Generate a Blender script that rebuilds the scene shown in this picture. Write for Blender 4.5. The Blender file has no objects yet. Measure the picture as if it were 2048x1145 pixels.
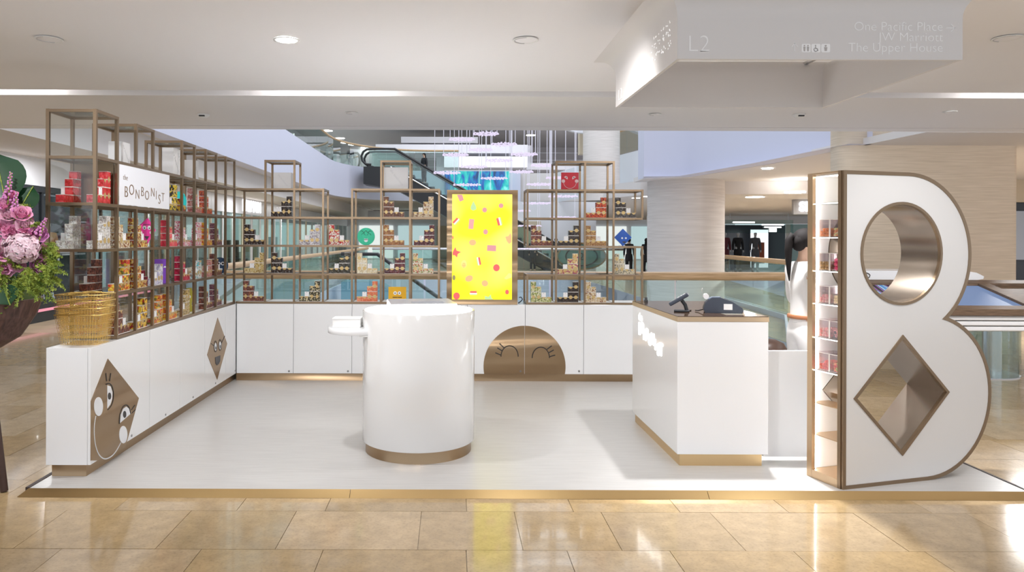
import bpy, math, random
from mathutils import Vector, Matrix
from mathutils.geometry import tessellate_polygon
PI = math.pi
RND = random.Random(11)
SC = bpy.context.scene
COL = SC.collection
CAMZ = 1.64

# ------------------------------------------------------------------ camera, world, exposure
cd = bpy.data.cameras.new('camera'); cam = bpy.data.objects.new('camera', cd); COL.objects.link(cam)
cam.location = (0, 0, CAMZ)
ROLL = 0.0035
cam.rotation_euler = (PI/2, ROLL, 0)
cam.rotation_euler = (Matrix.Rotation(PI/2, 3, 'X') @ Matrix.Rotation(ROLL, 3, 'Z')).to_euler()
cd.sensor_width = 36; cd.lens = 36*1450/2048
cd.shift_x = (1024-900)/2048; cd.shift_y = (477-572.5)/2048
cd.clip_end = 300
SC.camera = cam
w = bpy.data.worlds.new('mall_ambient'); SC.world = w; w.use_nodes = True
w.node_tree.nodes['Background'].inputs[0].default_value = (0.93, 0.985, 1.07, 1)
w.node_tree.nodes['Background'].inputs[1].default_value = 0.62
SC.view_settings.view_transform = 'Standard'
try: SC.view_settings.look = 'None'
except Exception: pass
SC.view_settings.exposure = 0.60
SC.view_settings.gamma = 1.0
SC.view_settings.use_curve_mapping = False
SC.cycles.max_bounces = 10
SC.cycles.transparent_max_bounces = 40
SC.cycles.sample_clamp_indirect = 6

def lamp(name, kind, loc, energy, size=.2, color=(.985, .99, 1.0), rot=(0, 0, 0), spot=None, blend=.5, size_y=None):
    l = bpy.data.lights.new(name, kind); l.energy = energy; l.color = color
    if kind == 'AREA':
        l.shape = 'DISK' if size_y is None else 'RECTANGLE'; l.size = size
        if size_y is not None: l.size_y = size_y
    else: l.shadow_soft_size = size
    if spot: l.spot_size = math.radians(spot); l.spot_blend = blend
    o = bpy.data.objects.new(name, l); o.location = loc; o.rotation_euler = rot; COL.objects.link(o); return o
for lx, ly, e in [(-1.12, 4.95, 16), (2.37, 5.6, 26), (-4.6, 5.5, 20), (5.3, 5.2, 14)]:  # last two are unseen lamps added to brighten the sides
    lamp('downlight_lamp', 'AREA', (lx, ly, 2.985), e, .12)
def aim(a, b):
    return (Vector(b)-Vector(a)).to_track_quat('-Z', 'Y').to_euler()
# unseen ceiling spots added to light furniture and column; last follows the letter's shadow
for src, dst, e in [((-2.4, 2.6, 2.95), (-2.0, 6.2, .5), 115), ((-.2, 2.4, 2.95), (-.2, 6.0, .5), 75), ((.35, 3.4, 2.95), (1.75, 5.25, .5), 80), ((3.0, 3.3, 2.95), (3.0, 4.8, .9), 55), ((5.6, 4.2, 2.95), (7.0, 10.5, 1.6), 230), ((2.37, 5.62, 2.97), (2.55, 4.3, 0), 240)]:
    lamp('spot_lamp', 'SPOT', src, e, .06, spot=70, blend=.8, rot=aim(src, dst))
# added overhead area light that brightens the atrium void behind the booth
lamp('atrium_fill', 'AREA', (4, 25, 13), 1300, 8, (.86, .92, 1.0), size_y=24)
lamp('far_wall_fill', 'AREA', (2, 42.8, 9.0), 200, 14, (.95, .95, 1.0), rot=(math.radians(80), 0, 0), size_y=.5)  # added fill for the far upper wall, hidden by the near ceiling
for ly in (13, 19, 26, 34): lamp('passage_lamp', 'AREA', (-7, ly, 3.1), 38, .3)
for ly in (12, 17, 23): lamp('passage_lamp', 'AREA', (9.5, ly, 2.65 if ly > 16 else 2.95), 110, .3)

def ray(px, py):
    u = (px-900)/1450; v = (477-py)/1450
    return Vector((u-ROLL*v, 1.0, v+ROLL*u))
def at(px, py, Y=None, X=None, Z=None):
    d = ray(px, py)
    if Y is not None: t = Y
    elif X is not None: t = X/d.x
    else: t = (Z-CAMZ)/d.z
    return Vector((d.x*t, t, CAMZ+d.z*t))

# ------------------------------------------------------------------ mesh builder
class MB:
    def __init__(s): s.v = []; s.f = []; s.m = []; s.sm = []
    def add(s, vs, fs, m=0, smooth=False, M=None):
        o = len(s.v)
        s.v += [(M @ Vector(p) if M is not None else Vector(p)) for p in vs]
        for f in fs: s.f.append([i+o for i in f]); s.m.append(m); s.sm.append(smooth)
        return s
    def box(s, x0, x1, y0, y1, z0, z1, m=0, M=None):
        vs = [(x0,y0,z0),(x1,y0,z0),(x1,y1,z0),(x0,y1,z0),(x0,y0,z1),(x1,y0,z1),(x1,y1,z1),(x0,y1,z1)]
        return s.add(vs, [(0,3,2,1),(4,5,6,7),(0,1,5,4),(1,2,6,5),(2,3,7,6),(3,0,4,7)], m, False, M)
    def prism(s, pts, a, b, axis='z', m=0, M=None, smooth=False, holes=()):
        def P(p, t):
            return (p[0], p[1], t) if axis == 'z' else ((p[0], t, p[1]) if axis == 'y' else (t, p[0], p[1]))
        loops = [list(pts)]+[list(h) for h in holes]
        flat = [p for l in loops for p in l]; n = len(flat)
        vs = [P(p, a) for p in flat]+[P(p, b) for p in flat]
        tris = tessellate_polygon([[Vector((p[0], p[1], 0)) for p in l] for l in loops])
        fs = [tuple(t) for t in tris]+[tuple(n+i for i in reversed(t)) for t in tris]
        s.add(vs, fs, m, False, M)
        k = 0; side = []
        for l in loops:
            L = len(l)
            for i in range(L):
                j = (i+1) % L; side.append((k+i, k+j, n+k+j, n+k+i))
            k += L
        s.add(vs, side, m, smooth, M); return s
    def cyl(s, p0, p1, r0, r1=None, n=16, m=0, caps=True, M=None, smooth=True):
        r1 = r0 if r1 is None else r1
        p0 = Vector(p0); p1 = Vector(p1); d = (p1-p0).normalized()
        a = d.orthogonal().normalized(); b = d.cross(a)
        vs = []
        for p, r in ((p0, r0), (p1, r1)):
            for i in range(n):
                t = 2*PI*i/n; vs.append(p+a*(r*math.cos(t))+b*(r*math.sin(t)))
        s.add(vs, [(i, (i+1) % n, n+(i+1) % n, n+i) for i in range(n)], m, smooth, M)
        if caps: s.add(vs, [tuple(reversed(range(n))), tuple(range(n, 2*n))], m, False, M)
        return s
    def tube(s, pts, r, n=6, m=0, closed=False, M=None):
        pts = [Vector(p) for p in pts]; N = len(pts); vs = []; a = None
        for i, p in enumerate(pts):
            q0 = pts[i-1] if (i > 0 or closed) else p; q1 = pts[(i+1) % N] if (i < N-1 or closed) else p
            d = (q1-q0).normalized()
            a = d.orthogonal().normalized() if a is None else (a-d*a.dot(d)).normalized()
            b = d.cross(a); rr = r[i] if isinstance(r, (list, tuple)) else r
            for k in range(n):
                t = 2*PI*k/n; vs.append(p+a*(rr*math.cos(t))+b*(rr*math.sin(t)))
        fs = []
        for i in range(N if closed else N-1):
            j = (i+1) % N
            for k in range(n):
                l = (k+1) % n; fs.append((i*n+k, i*n+l, j*n+l, j*n+k))
        s.add(vs, fs, m, n > 4, M)
        if not closed: s.add(vs, [tuple(reversed(range(n))), tuple(range((N-1)*n, N*n))], m, False, M)
        return s
    def lathe(s, prof, c=(0, 0, 0), n=32, m=0, M=None, smooth=True, caps=True):
        vs = []; c = Vector(c)
        for r, z in prof:
            for i in range(n):
                t = 2*PI*i/n; vs.append(c+Vector((r*math.cos(t), r*math.sin(t), z)))
        fs = []
        for k in range(len(prof)-1):
            for i in range(n):
                j = (i+1) % n; fs.append((k*n+i, k*n+j, (k+1)*n+j, (k+1)*n+i))
        s.add(vs, fs, m, smooth, M)
        if caps: s.add(vs, [tuple(reversed(range(n))), tuple(range((len(prof)-1)*n, len(prof)*n))], m, False, M)
        return s
    def ball(s, c, r, nu=12, nv=8, m=0, M=None):
        r = Vector((r, r, r)) if not hasattr(r, '__len__') else Vector(r); c = Vector(c)
        vs = [c+Vector((0, 0, r.z))]
        for j in range(1, nv):
            ph = PI*j/nv
            for i in range(nu):
                t = 2*PI*i/nu
                vs.append(c+Vector((r.x*math.sin(ph)*math.cos(t), r.y*math.sin(ph)*math.sin(t), r.z*math.cos(ph))))
        vs.append(c-Vector((0, 0, r.z))); L = len(vs)-1
        fs = [(0, 1+i, 1+(i+1) % nu) for i in range(nu)]
        for j in range(nv-2):
            for i in range(nu):
                a = 1+j*nu+i; b = 1+j*nu+(i+1) % nu; fs.append((a, a+nu, b+nu, b))
        k = 1+(nv-2)*nu
        fs += [(k+i, L, k+(i+1) % nu) for i in range(nu)]
        return s.add(vs, fs, m, True, M)
    def sheet(s, rows, m=0, M=None, smooth=True):
        nr = len(rows); nc = len(rows[0]); vs = [p for r in rows for p in r]
        fs = [(i*nc+j, i*nc+j+1, (i+1)*nc+j+1, (i+1)*nc+j) for i in range(nr-1) for j in range(nc-1)]
        return s.add(vs, fs, m, smooth, M)
    def mesh(s, name, mats, off=(0, 0, 0)):
        me = bpy.data.meshes.new(name); off = Vector(off)
        me.from_pydata([tuple(p-off) for p in s.v], [], s.f)
        me.polygons.foreach_set('material_index', s.m)
        me.polygons.foreach_set('use_smooth', s.sm)
        for mt in (mats if isinstance(mats, (list, tuple)) else [mats]): me.materials.append(mt)
        me.update(); return me

def link(name, data, parent=None):
    o = bpy.data.objects.new(name, data); COL.objects.link(o)
    if parent is not None: o.parent = parent
    return o
def root_loc(p):
    v = Vector((0, 0, 0))
    while p is not None: v += p.location; p = p.parent
    return v
def tag(o, label=None, cat=None, group=None, kind=None):
    if label:
        o['label'] = label
    if cat: o['category'] = cat
    if group: o['group'] = group
    if kind: o['kind'] = kind
    return o
def thing(name, loc, label, cat, group=None):
    o = bpy.data.objects.new(name, None); o.empty_display_size = .1; COL.objects.link(o); o.location = loc
    return tag(o, label, cat, group)
def obj(name, mb, mats, parent=None, bevel=0, label=None, kind=None, recalc=True, seg=2):
    """one mesh object; vertices are given in world space, the parent has no rotation"""
    me = mb.mesh(name, mats, root_loc(parent))
    o = link(name, me, parent)
    if bevel:
        b = o.modifiers.new('bevel', 'BEVEL'); b.width = bevel; b.segments = seg; b.limit_method = 'ANGLE'; b.angle_limit = math.radians(40)
    if label: o['label'] = label
    if kind: o['kind'] = kind
    return o
def struct(name, mb, mats, parent=None, bevel=0):
    return obj(name, mb, mats, parent, bevel, kind='structure' if parent is None else None)
def solo(name, mb, mats, label, cat, group=None, bevel=0):
    o = obj(name, mb, mats, None, bevel); return tag(o, label, cat, group)

# ------------------------------------------------------------------ materials
def mat(name, col, rough=.5, metal=0, spec=.5, emit=None, es=0, coat=0, alpha=None, trans=0, aniso=0):
    m = bpy.data.materials.new(name); m.use_nodes = True
    b = m.node_tree.nodes['Principled BSDF']
    b.inputs['Base Color'].default_value = (*col, 1); b.inputs['Roughness'].default_value = rough
    b.inputs['Metallic'].default_value = metal; b.inputs['Specular IOR Level'].default_value = spec
    b.inputs['Coat Weight'].default_value = coat
    if emit: b.inputs['Emission Color'].default_value = (*emit, 1); b.inputs['Emission Strength'].default_value = es
    if trans: b.inputs['Transmission Weight'].default_value = trans
    if aniso: b.inputs['Anisotropic'].default_value = aniso
    return m
def N(m, t, **kw):
    n = m.node_tree.nodes.new(t)
    for k, v in kw.items(): setattr(n, k, v)
    return n
def L(m, a, b): m.node_tree.links.new(a, b)
def BS(m): return m.node_tree.nodes['Principled BSDF']
def coords(m, scale=(1, 1, 1), out='Object', rot=(0, 0, 0)):
    t = N(m, 'ShaderNodeTexCoord'); mp = N(m, 'ShaderNodeMapping'); mp.inputs['Scale'].default_value = scale; mp.inputs['Rotation'].default_value = rot
    L(m, t.outputs[out], mp.inputs[0]); return mp.outputs[0]
def noise_mix(m, c1, c2, scale, vec=None, detail=4, lo=.35, hi=.65, bump=0, rough=None):
    n = N(m, 'ShaderNodeTexNoise'); n.inputs['Scale'].default_value = scale; n.inputs['Detail'].default_value = detail
    if vec is not None: L(m, vec, n.inputs['Vector'])
    r = N(m, 'ShaderNodeValToRGB'); r.color_ramp.elements[0].position = lo; r.color_ramp.elements[1].position = hi
    r.color_ramp.elements[0].color = (*c1, 1); r.color_ramp.elements[1].color = (*c2, 1)
    L(m, n.outputs['Fac'], r.inputs[0]); L(m, r.outputs[0], BS(m).inputs['Base Color'])
    if bump:
        b = N(m, 'ShaderNodeBump'); b.inputs['Strength'].default_value = bump; b.inputs['Distance'].default_value = .004
        L(m, n.outputs['Fac'], b.inputs['Height']); L(m, b.outputs[0], BS(m).inputs['Normal'])
    return r
def glass(name, tint=(1, 1, 1), refl=.06, rough=0.0, mx_=.55):
    m = bpy.data.materials.new(name); m.use_nodes = True; nt = m.node_tree; nt.nodes.clear()
    o = N(m, 'ShaderNodeOutputMaterial'); mx = N(m, 'ShaderNodeMixShader'); t = N(m, 'ShaderNodeBsdfTransparent'); g = N(m, 'ShaderNodeBsdfGlossy')
    t.inputs[0].default_value = (*tint, 1); g.inputs['Roughness'].default_value = rough
    lw = N(m, 'ShaderNodeLayerWeight'); lw.inputs['Blend'].default_value = .25
    mp = N(m, 'ShaderNodeMapRange'); mp.inputs['To Min'].default_value = refl; mp.inputs['To Max'].default_value = mx_
    L(m, lw.outputs['Fresnel'], mp.inputs['Value']); L(m, mp.outputs[0], mx.inputs[0]); L(m, t.outputs[0], mx.inputs[1]); L(m, g.outputs[0], mx.inputs[2])
    L(m, mx.outputs[0], o.inputs[0]); return m
def emis(name, col, s): return mat(name, (.02, .02, .02), .5, emit=col, es=s)

M_white = mat('white_lacquer', (.90, .90, .91), .16, coat=.3)
M_white_m = mat('white_matt', (.84, .83, .81), .5)
M_cyl = mat('white_gloss_cylinder', (.84, .83, .82), .1, coat=.5)
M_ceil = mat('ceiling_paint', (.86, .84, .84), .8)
M_bronze = mat('brushed_bronze', (.38, .265, .16), .3, 1.0, aniso=.5)
_n = N(M_bronze, 'ShaderNodeTexNoise'); _n.inputs['Scale'].default_value = 1.6; _n.inputs['Detail'].default_value = 1
L(M_bronze, coords(M_bronze, (.25, .25, 1.9)), _n.inputs['Vector'])
_b = N(M_bronze, 'ShaderNodeBump'); _b.inputs['Strength'].default_value = 1; _b.inputs['Distance'].default_value = .14
L(M_bronze, _n.outputs['Fac'], _b.inputs['Height']); L(M_bronze, _b.outputs[0], BS(M_bronze).inputs['Normal'])
M_bronze_d = mat('dark_bronze_tube', (.30, .215, .14), .34, .9)
M_bronze_l = mat('light_bronze_trim', (.62, .46, .30), .34, .9)
M_kerb = mat('gold_bronze_kerb', (.60, .42, .20), .28, 1.0)
M_dark = mat('dark_line', (.05, .03, .025), .5)
M_black = mat('black_plastic', (.02, .022, .026), .35)
M_slate = mat('slate_plastic', (.05, .06, .085), .35)
M_glass = glass('clear_glass', (.97, .985, .98), .05)
M_win = glass('shop_window_glass', (.9, .93, .94), .015, mx_=.12)
M_rail_glass = glass('balustrade_glass', (.84, .93, .91), .07)
M_acr = glass('clear_acrylic', (.99, .97, .98), .10)
M_shelf = glass('shelf_glass', (.93, .95, .94), .12)
M_edge = mat('acrylic_edge', (.80, .76, .72), .25)
M_led = emis('led_white', (1, .97, .93), 4)
M_lamp = emis('lamp_disc', (1, .97, .92), 14)
M_slot = emis('linear_lamp', (1, .98, .96), 12)
M_lettr = emis('lit_letter', (1, .99, .97), 3.2)
M_shop_sign = emis('shop_sign_letter', (1, 1, 1), 2.2)
M_gold = mat('gold_wire', (.92, .66, .22), .3, .75)
M_goldlab = mat('gold_label', (.62, .45, .20), .4, .35)
M_paper = mat('white_card', (.88, .87, .88), .6)
M_lilac = mat('lilac_fascia', (.66, .67, .80), .5)
M_fasc = mat('pale_fascia', (.80, .80, .84), .4)
M_beige = mat('beige_panel', (.62, .52, .38), .5)
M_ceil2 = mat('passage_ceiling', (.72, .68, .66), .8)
M_grey = mat('grey_soffit', (.62, .60, .60), .7)
M_timber = mat('timber_rail', (.60, .40, .22), .4)
noise_mix(M_timber, (.50, .32, .16), (.70, .48, .28), 3, coords(M_timber, (1, 22, 22)), 5)
M_steel = mat('stainless_steel', (.62, .62, .63), .25, 1.0)
M_esc = mat('escalator_black', (.02, .02, .022), .3)
M_floorw = mat('white_vinyl_floor', (.74, .71, .68), .3, spec=.4)
noise_mix(M_floorw, (.55, .535, .52), (.63, .615, .60), 5, coords(M_floorw, (.8, 16, 1)), 6, .3, .7)
M_tile = mat('sandstone_tile', (.6, .45, .27), .12, coat=.2)
def stone(m):
    oi = N(m, 'ShaderNodeObjectInfo')
    r = N(m, 'ShaderNodeValToRGB'); cr = r.color_ramp
    cr.elements[0].position = 0; cr.elements[0].color = (.49, .345, .18, 1)
    cr.elements[1].position = 1; cr.elements[1].color = (.55, .43, .285, 1)
    for p, c in ((.3, (.53, .38, .20)), (.55, (.47, .345, .20)), (.8, (.58, .43, .26))):
        e = cr.elements.new(p); e.color = (*c, 1)
    L(m, oi.outputs['Random'], r.inputs[0])
    v = coords(m, (1, 1, 1), 'Object')
    n = N(m, 'ShaderNodeTexNoise'); n.inputs['Scale'].default_value = 9; n.inputs['Detail'].default_value = 9; n.inputs['Roughness'].default_value = .65
    L(m, v, n.inputs['Vector'])
    n2 = N(m, 'ShaderNodeTexNoise'); n2.inputs['Scale'].default_value = 60; n2.inputs['Detail'].default_value = 5; L(m, v, n2.inputs['Vector'])
    hs = N(m, 'ShaderNodeHueSaturation'); mr = N(m, 'ShaderNodeMapRange'); mr.inputs['From Min'].default_value = .25; mr.inputs['From Max'].default_value = .75
    mr.inputs['To Min'].default_value = .80; mr.inputs['To Max'].default_value = 1.2
    L(m, n.outputs['Fac'], mr.inputs['Value'])
    mr2 = N(m, 'ShaderNodeMapRange'); mr2.inputs['From Min'].default_value = .3; mr2.inputs['From Max'].default_value = .5; mr2.inputs['To Min'].default_value = .84; mr2.inputs['To Max'].default_value = 1
    L(m, n2.outputs['Fac'], mr2.inputs['Value'])
    mu = N(m, 'ShaderNodeMath', operation='MULTIPLY'); L(m, mr.outputs[0], mu.inputs[0]); L(m, mr2.outputs[0], mu.inputs[1])
    L(m, mu.outputs[0], hs.inputs['Value']); L(m, r.outputs[0], hs.inputs['Color']); L(m, hs.outputs[0], BS(m).inputs['Base Color'])
stone(M_tile)
M_floor = mat('stone_floor_far', (.52, .40, .26), .18)
def far_floor(m):
    br = N(m, 'ShaderNodeTexBrick'); br.inputs['Scale'].default_value = 1; br.inputs['Brick Width'].default_value = .75; br.inputs['Row Height'].default_value = .537
    br.inputs['Mortar Size'].default_value = .004
    br.inputs['Color1'].default_value = (.58, .44, .28, 1); br.inputs['Color2'].default_value = (.50, .39, .26, 1); br.inputs['Mortar'].default_value = (.3, .22, .14, 1)
    L(m, coords(m), br.inputs['Vector']); L(m, br.outputs[0], BS(m).inputs['Base Color'])
far_floor(M_floor)
M_wallp = mat('textured_wallpaper', (.52, .44, .35), .7)
noise_mix(M_wallp, (.56, .46, .35), (.68, .57, .45), 6, coords(M_wallp, (.35, .35, 9)), 4, .3, .7)
M_wallp2 = mat('pale_wallpaper', (.64, .59, .55), .7)
noise_mix(M_wallp2, (.58, .53, .50), (.68, .63, .60), 5, coords(M_wallp2, (.3, .3, 6)), 4, .3, .7)
M_shop_dark = mat('dark_shopfront', (.035, .035, .042), .2)
M_shop_lit = mat('lit_shop_interior', (.72, .76, .74), .5, emit=(.9, .97, .95), es=.5)  # shop lighting put into the material as a glow
M_shop_teal = mat('teal_shop_glow', (.42, .55, .56), .15, emit=(.6, .82, .84), es=.4)  # teal surface with its own glow in place of shop lamps
M_skin = mat('skin', (.62, .40, .29), .5)
M_hair = mat('black_hair', (.014, .011, .011), .75, spec=.25)
M_cloth_w = mat('white_cotton', (.80, .78, .77), .8)
M_cloth_b = mat('black_cloth', (.02, .02, .024), .8)
M_cloth_g = mat('grey_cloth', (.13, .13, .15), .8)
M_belt = mat('tan_belt', (.42, .16, .07), .5)

def text_mesh(s, size, off=0.0, extrude=.0, align='CENTER'):
    c = bpy.data.curves.new('txt', 'FONT'); c.body = s; c.size = size; c.offset = off; c.extrude = extrude; c.align_x = align; c.resolution_u = 4
    o = bpy.data.objects.new('txt', c); COL.objects.link(o)
    dg = bpy.context.evaluated_depsgraph_get(); me = bpy.data.meshes.new_from_object(o.evaluated_get(dg))
    bpy.data.objects.remove(o); bpy.data.curves.remove(c); return me
def add_text(mb, s, size, M, off=0., extrude=.002, align='CENTER'):
    """text lies in local XY (x right, y up), M takes it to the world"""
    me = text_mesh(s, size, off, extrude, align)
    mb.add([v.co.copy() for v in me.vertices], [tuple(p.vertices) for p in me.polygons], 0, False, M)
    bpy.data.meshes.remove(me)
def frame(o, x, y):
    x = Vector(x).normalized(); y = Vector(y).normalized(); z = x.cross(y)
    return Matrix(((x.x, y.x, z.x, o[0]), (x.y, y.y, z.y, o[1]), (x.z, y.z, z.z, o[2]), (0, 0, 0, 1)))
def disc_pts(cx, cy, r, n=24, a0=0, a1=2*PI, rx=None):
    full = abs(a1-a0-2*PI) < 1e-6
    return [(cx+(rx or r)*math.cos(a0+(a1-a0)*i/(n if full else n-1)), cy+r*math.sin(a0+(a1-a0)*i/(n if full else n-1))) for i in range(n)]
def smooth_line(P, k=4):
    if len(P) < 5 or len(P) > 14: return P
    out = []
    for i in range(len(P)-1):
        p0, p1, p2, p3 = P[max(i-1, 0)], P[i], P[i+1], P[min(i+2, len(P)-1)]
        for j in range(k):
            t = j/k
            out.append(tuple(.5*(2*p1[d]+(p2[d]-p0[d])*t+(2*p0[d]-5*p1[d]+4*p2[d]-p3[d])*t*t+(3*p1[d]-p0[d]-3*p2[d]+p3[d])*t**3) for d in (0, 1)))
    return out+[P[-1]]
def stroke(mb, pts, wd, a, b, M, m=0):
    """flat line of width wd through 2D points, from depth a to b, in frame M (local x,y plane, z out)"""
    pts = smooth_line(list(pts))
    for p, q in zip(pts[:-1], pts[1:]):
        dx, dy = q[0]-p[0], q[1]-p[1]; l = math.hypot(dx, dy)
        if l < 1e-6: continue
        nx, ny = -dy/l*wd/2, dx/l*wd/2; ex, ey = dx/l*wd*.25, dy/l*wd*.25
        mb.prism([(p[0]+nx-ex, p[1]+ny-ey), (p[0]-nx-ex, p[1]-ny-ey), (q[0]-nx+ex, q[1]-ny+ey), (q[0]+nx+ex, q[1]+ny+ey)], a, b, 'z', m, M)
ORD = ['first', 'second', 'third', 'fourth', 'fifth', 'sixth', 'seventh', 'eighth', 'ninth', 'tenth', 'eleventh', 'twelfth']
# ================================================================== STRUCTURE: floors
def floor_base():
    mb = MB()
    mb.prism([(-14, .5), (13, .5), (13, 9.0), (4.6, 9.2), (-3.65, 9.2), (-14, 9.2)], -.3, -.012, 'z', 0)
    mb.prism([(-14, 9.2), (-3.65, 9.2), (-3.65, 60), (-14, 60)], -1.1, -.012, 'z', 0)
    mb.prism([(4.6, 9.2), (13, 9.0), (22, 9), (22, 60), (8.2, 60), (8.2, 29), (6.9, 14.8), (5.2, 11)], -1.1, -.012, 'z', 0)
    return struct('floor', mb, M_floor)
FLOOR = floor_base()
def tile(x0, x1, y0, y1):
    g = .0016; j = RND.uniform(-.0006, .0006)
    mb = MB(); mb.box(x0+g, x1-g, y0+g, y1-g, -.012, 0+j); obj('tile', mb, M_tile, FLOOR)
RP = .537
def tile_row(k, x0, x1, seams=None):
    y0 = 4.348+RP*k; y1 = y0+RP
    xs = list(seams) if seams else []
    x = xs[0] if xs else RND.uniform(x0-.4, x0)
    if xs:
        while x > x0: x -= RND.uniform(.55, .85); xs.insert(0, x)
        x = xs[-1]
    else: xs = [x]
    while x < x1: x += RND.uniform(.52, .86); xs.append(x)
    for a, b in zip(xs[:-1], xs[1:]): tile(max(a, -7.85), b, y0, y1)
tile_row(-3, -2.6, 3.3)
tile_row(-2, -2.6, 3.4, (-1.30, -.66, .09, .62, 1.16, 1.81, 2.5))
tile_row(-1, -2.9, 3.7, (-2.29, -1.544, -.914, -.165, .39, .911, 1.563, 2.42))
for k in range(0, 9):
    y = 4.348+RP*k
    if k == 0:
        tile_row(0, -3.2, 4.0, (-2.01, -1.275, -.744, .106, .747, 1.387, 2.04, 2.9)); continue
    tile_row(k, max(-.63*(y+.6), -7.85), -2.75)
    xr = .80*(y+.6); x = 3.70
    while x < xr:
        b = x+RND.uniform(.52, .86); tile(x, b, y, y+RP); x = b
for k in range(9, 15):
    y = 4.348+RP*k; tile_row(k, max(-.63*(y+.6), -7.85), -4.4)
# grout-level floor elsewhere is the far floor material; raise it flush where no separate tiles lie
mb = MB()
mb.box(-7.9, -3.7, 4.348+RP*15, 60, -.012, -.001); mb.box(5.4, 22, 4.348+RP*9+.01, 60, -.012, -.001)
obj('distant_paving', mb, M_floor, FLOOR)
# raised white platform of the shop stand
PLAT = .04
mb = MB(); mb.box(-2.67, 3.68, 4.61, 8.62, .0005, PLAT)
plat = struct('floor_platform', mb, M_floorw)
def kerb(x0, x1, l=0, r=0):
    mb = MB()
    vs = [(x0-l*.05, 4.56, .001), (x1+r*.05, 4.56, .001), (x1, 4.607, PLAT+.002), (x0, 4.607, PLAT+.002), (x0, 4.609, .001), (x1, 4.609, .001)]
    mb.add(vs, [(0, 1, 2, 3), (3, 2, 5, 4), (1, 5, 2), (0, 3, 4), (0, 4, 5, 1)])
    obj('kerb_strip', mb, M_kerb, plat)
kerb(-2.67, -.628, l=1); kerb(-.625, 1.637); kerb(1.640, 3.68, r=1)
mb = MB(); mb.box(-2.70, -2.672, 4.62, 8.62, .001, PLAT+.003); obj('edge_strip', mb, M_dark, plat)
mb = MB(); mb.box(3.682, 3.70, 4.60, 8.62, .001, PLAT+.003); obj('edge_strip', mb, M_dark, plat)

# ================================================================== ceiling over the stand, with a light slot
mb = MB()
mb.box(-12, 12, -2.5, 6.69, 3.0, 3.06); mb.box(-12, 12, 6.94, 8.80, 3.0, 3.06)
mb.box(-12, 12, 6.65, 6.69, 3.06, 3.22); mb.box(-12, 12, 6.94, 6.98, 3.06, 3.22); mb.box(-12, 12, 6.65, 6.98, 3.22, 3.26)
CEIL = struct('ceiling', mb, M_ceil)
mb = MB(); mb.box(-12, 12, 8.83, 9.10, 3.0, 3.05); struct('trim_1', mb, M_ceil)
mb = MB(); mb.box(-12, 12, 8.79, 8.84, 3.05, 3.09); struct('trim_2', mb, M_dark)  # dark strip that stands in for the shade in the ceiling gap
for i, (x0, x1) in enumerate(((-5.2, -3.85), (-1.62, -.72), (5.05, 6.2))):
    mb = MB(); mb.box(x0, x1, 6.80, 6.925, 3.17, 3.19)
    solo('linear_light', mb, M_slot, 'white linear lamp glowing inside the ceiling slot, %s' % ('leftmost of three', 'middle of three', 'rightmost of three')[i], 'lamp', 'lamps in the ceiling slot')
def disc_light(px, py, lit, lab, r=.075):
    p = at(px, py, Z=2.998); t = thing('downlight', p, lab, 'ceiling light', 'round ceiling fittings')
    mb = MB(); mb.lathe([(r, 0), (r+.013, -.004), (r+.013, -.008), (r-.002, -.008), (r-.004, 0)], p, 28, caps=False); obj('bezel', mb, M_white_m, t)
    mb = MB(); mb.cyl(p+Vector((0, 0, -.006)), p+Vector((0, 0, 0)), r-.002, n=28); obj('lens' if lit else 'cover', mb, M_lamp if lit else M_ceil, t)
    if not lit:
        mb = MB(); mb.tube([p+Vector((r*math.cos(a), r*math.sin(a), -.008)) for a in [i*PI/12 for i in range(6, 19)]], .004, 5); obj('grey_arc', mb, M_grey, t)  # raised grey arc along one side of the cover
disc_light(573, 79, True, 'lit white round downlight in the ceiling above the white cylinder')
disc_light(98, 77, False, 'unlit flush ceiling disc above the tall left shelf tower')
disc_light(1051, 79, False, 'unlit flush ceiling disc above the yellow screen, left of the hanging sign')
disc_light(2014, 75, False, 'unlit flush ceiling disc to the right of the hanging sign')
disc_light(703, 225, False, 'small unlit ceiling disc just behind the slot, over the back shelf', .055)
disc_light(1900, 223, False, 'small unlit ceiling disc over the beige column', .055)
disc_light(1310, 228, False, 'small unlit ceiling disc behind the bottom edge of the hanging sign', .055)
for px, lab in ((407, 'small white smoke detector on the ceiling above the left shelf'), (1598, 'small white smoke detector on the ceiling behind the hanging sign')):
    p = at(px, 229, Z=2.998); t = thing('smoke_detector', p, lab, 'detector')
    mb = MB(); mb.lathe([(.065, 0), (.065, -.012), (.045, -.03), (.03, -.04), (.001, -.042)], p, 20); obj('housing', mb, M_white_m, t)
    mb = MB(); mb.box(p.x-.03, p.x+.03, p.y-.062, p.y-.044, p.z-.03, p.z-.016); obj('sensor_slot', mb, M_black, t)

# ================================================================== ATRIUM beyond: slabs, fascias, ceilings
mb = MB(); mb.box(-14, 22, 9.3, 60, -6.2, -6.0); struct('floor_lower', mb, M_fasc)
mb = MB(); mb.box(-3.66, 8.2, 33.5, 60, -1.7, 0); struct('floor_far', mb, M_floor)
mb = MB(); mb.box(-3.64, 8.18, 33.44, 33.5, -1.9, .12); struct('trim_3', mb, M_lilac)
mb = MB(); mb.box(-3.65, -3.6, 9.25, 33.4, -1.2, .1); struct('trim_4', mb, M_lilac)
mb = MB()
for a, b in (((4.6, 9.25), (5.18, 11)), ((5.18, 11), (6.88, 14.8)), ((6.88, 14.8), (8.18, 29)), ((8.18, 29), (8.18, 33.4))):
    mb.prism([a, b, (b[0]-.05, b[1]), (a[0]-.05, a[1])], -1.3, .1)
struct('trim_5', mb, M_lilac)
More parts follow.
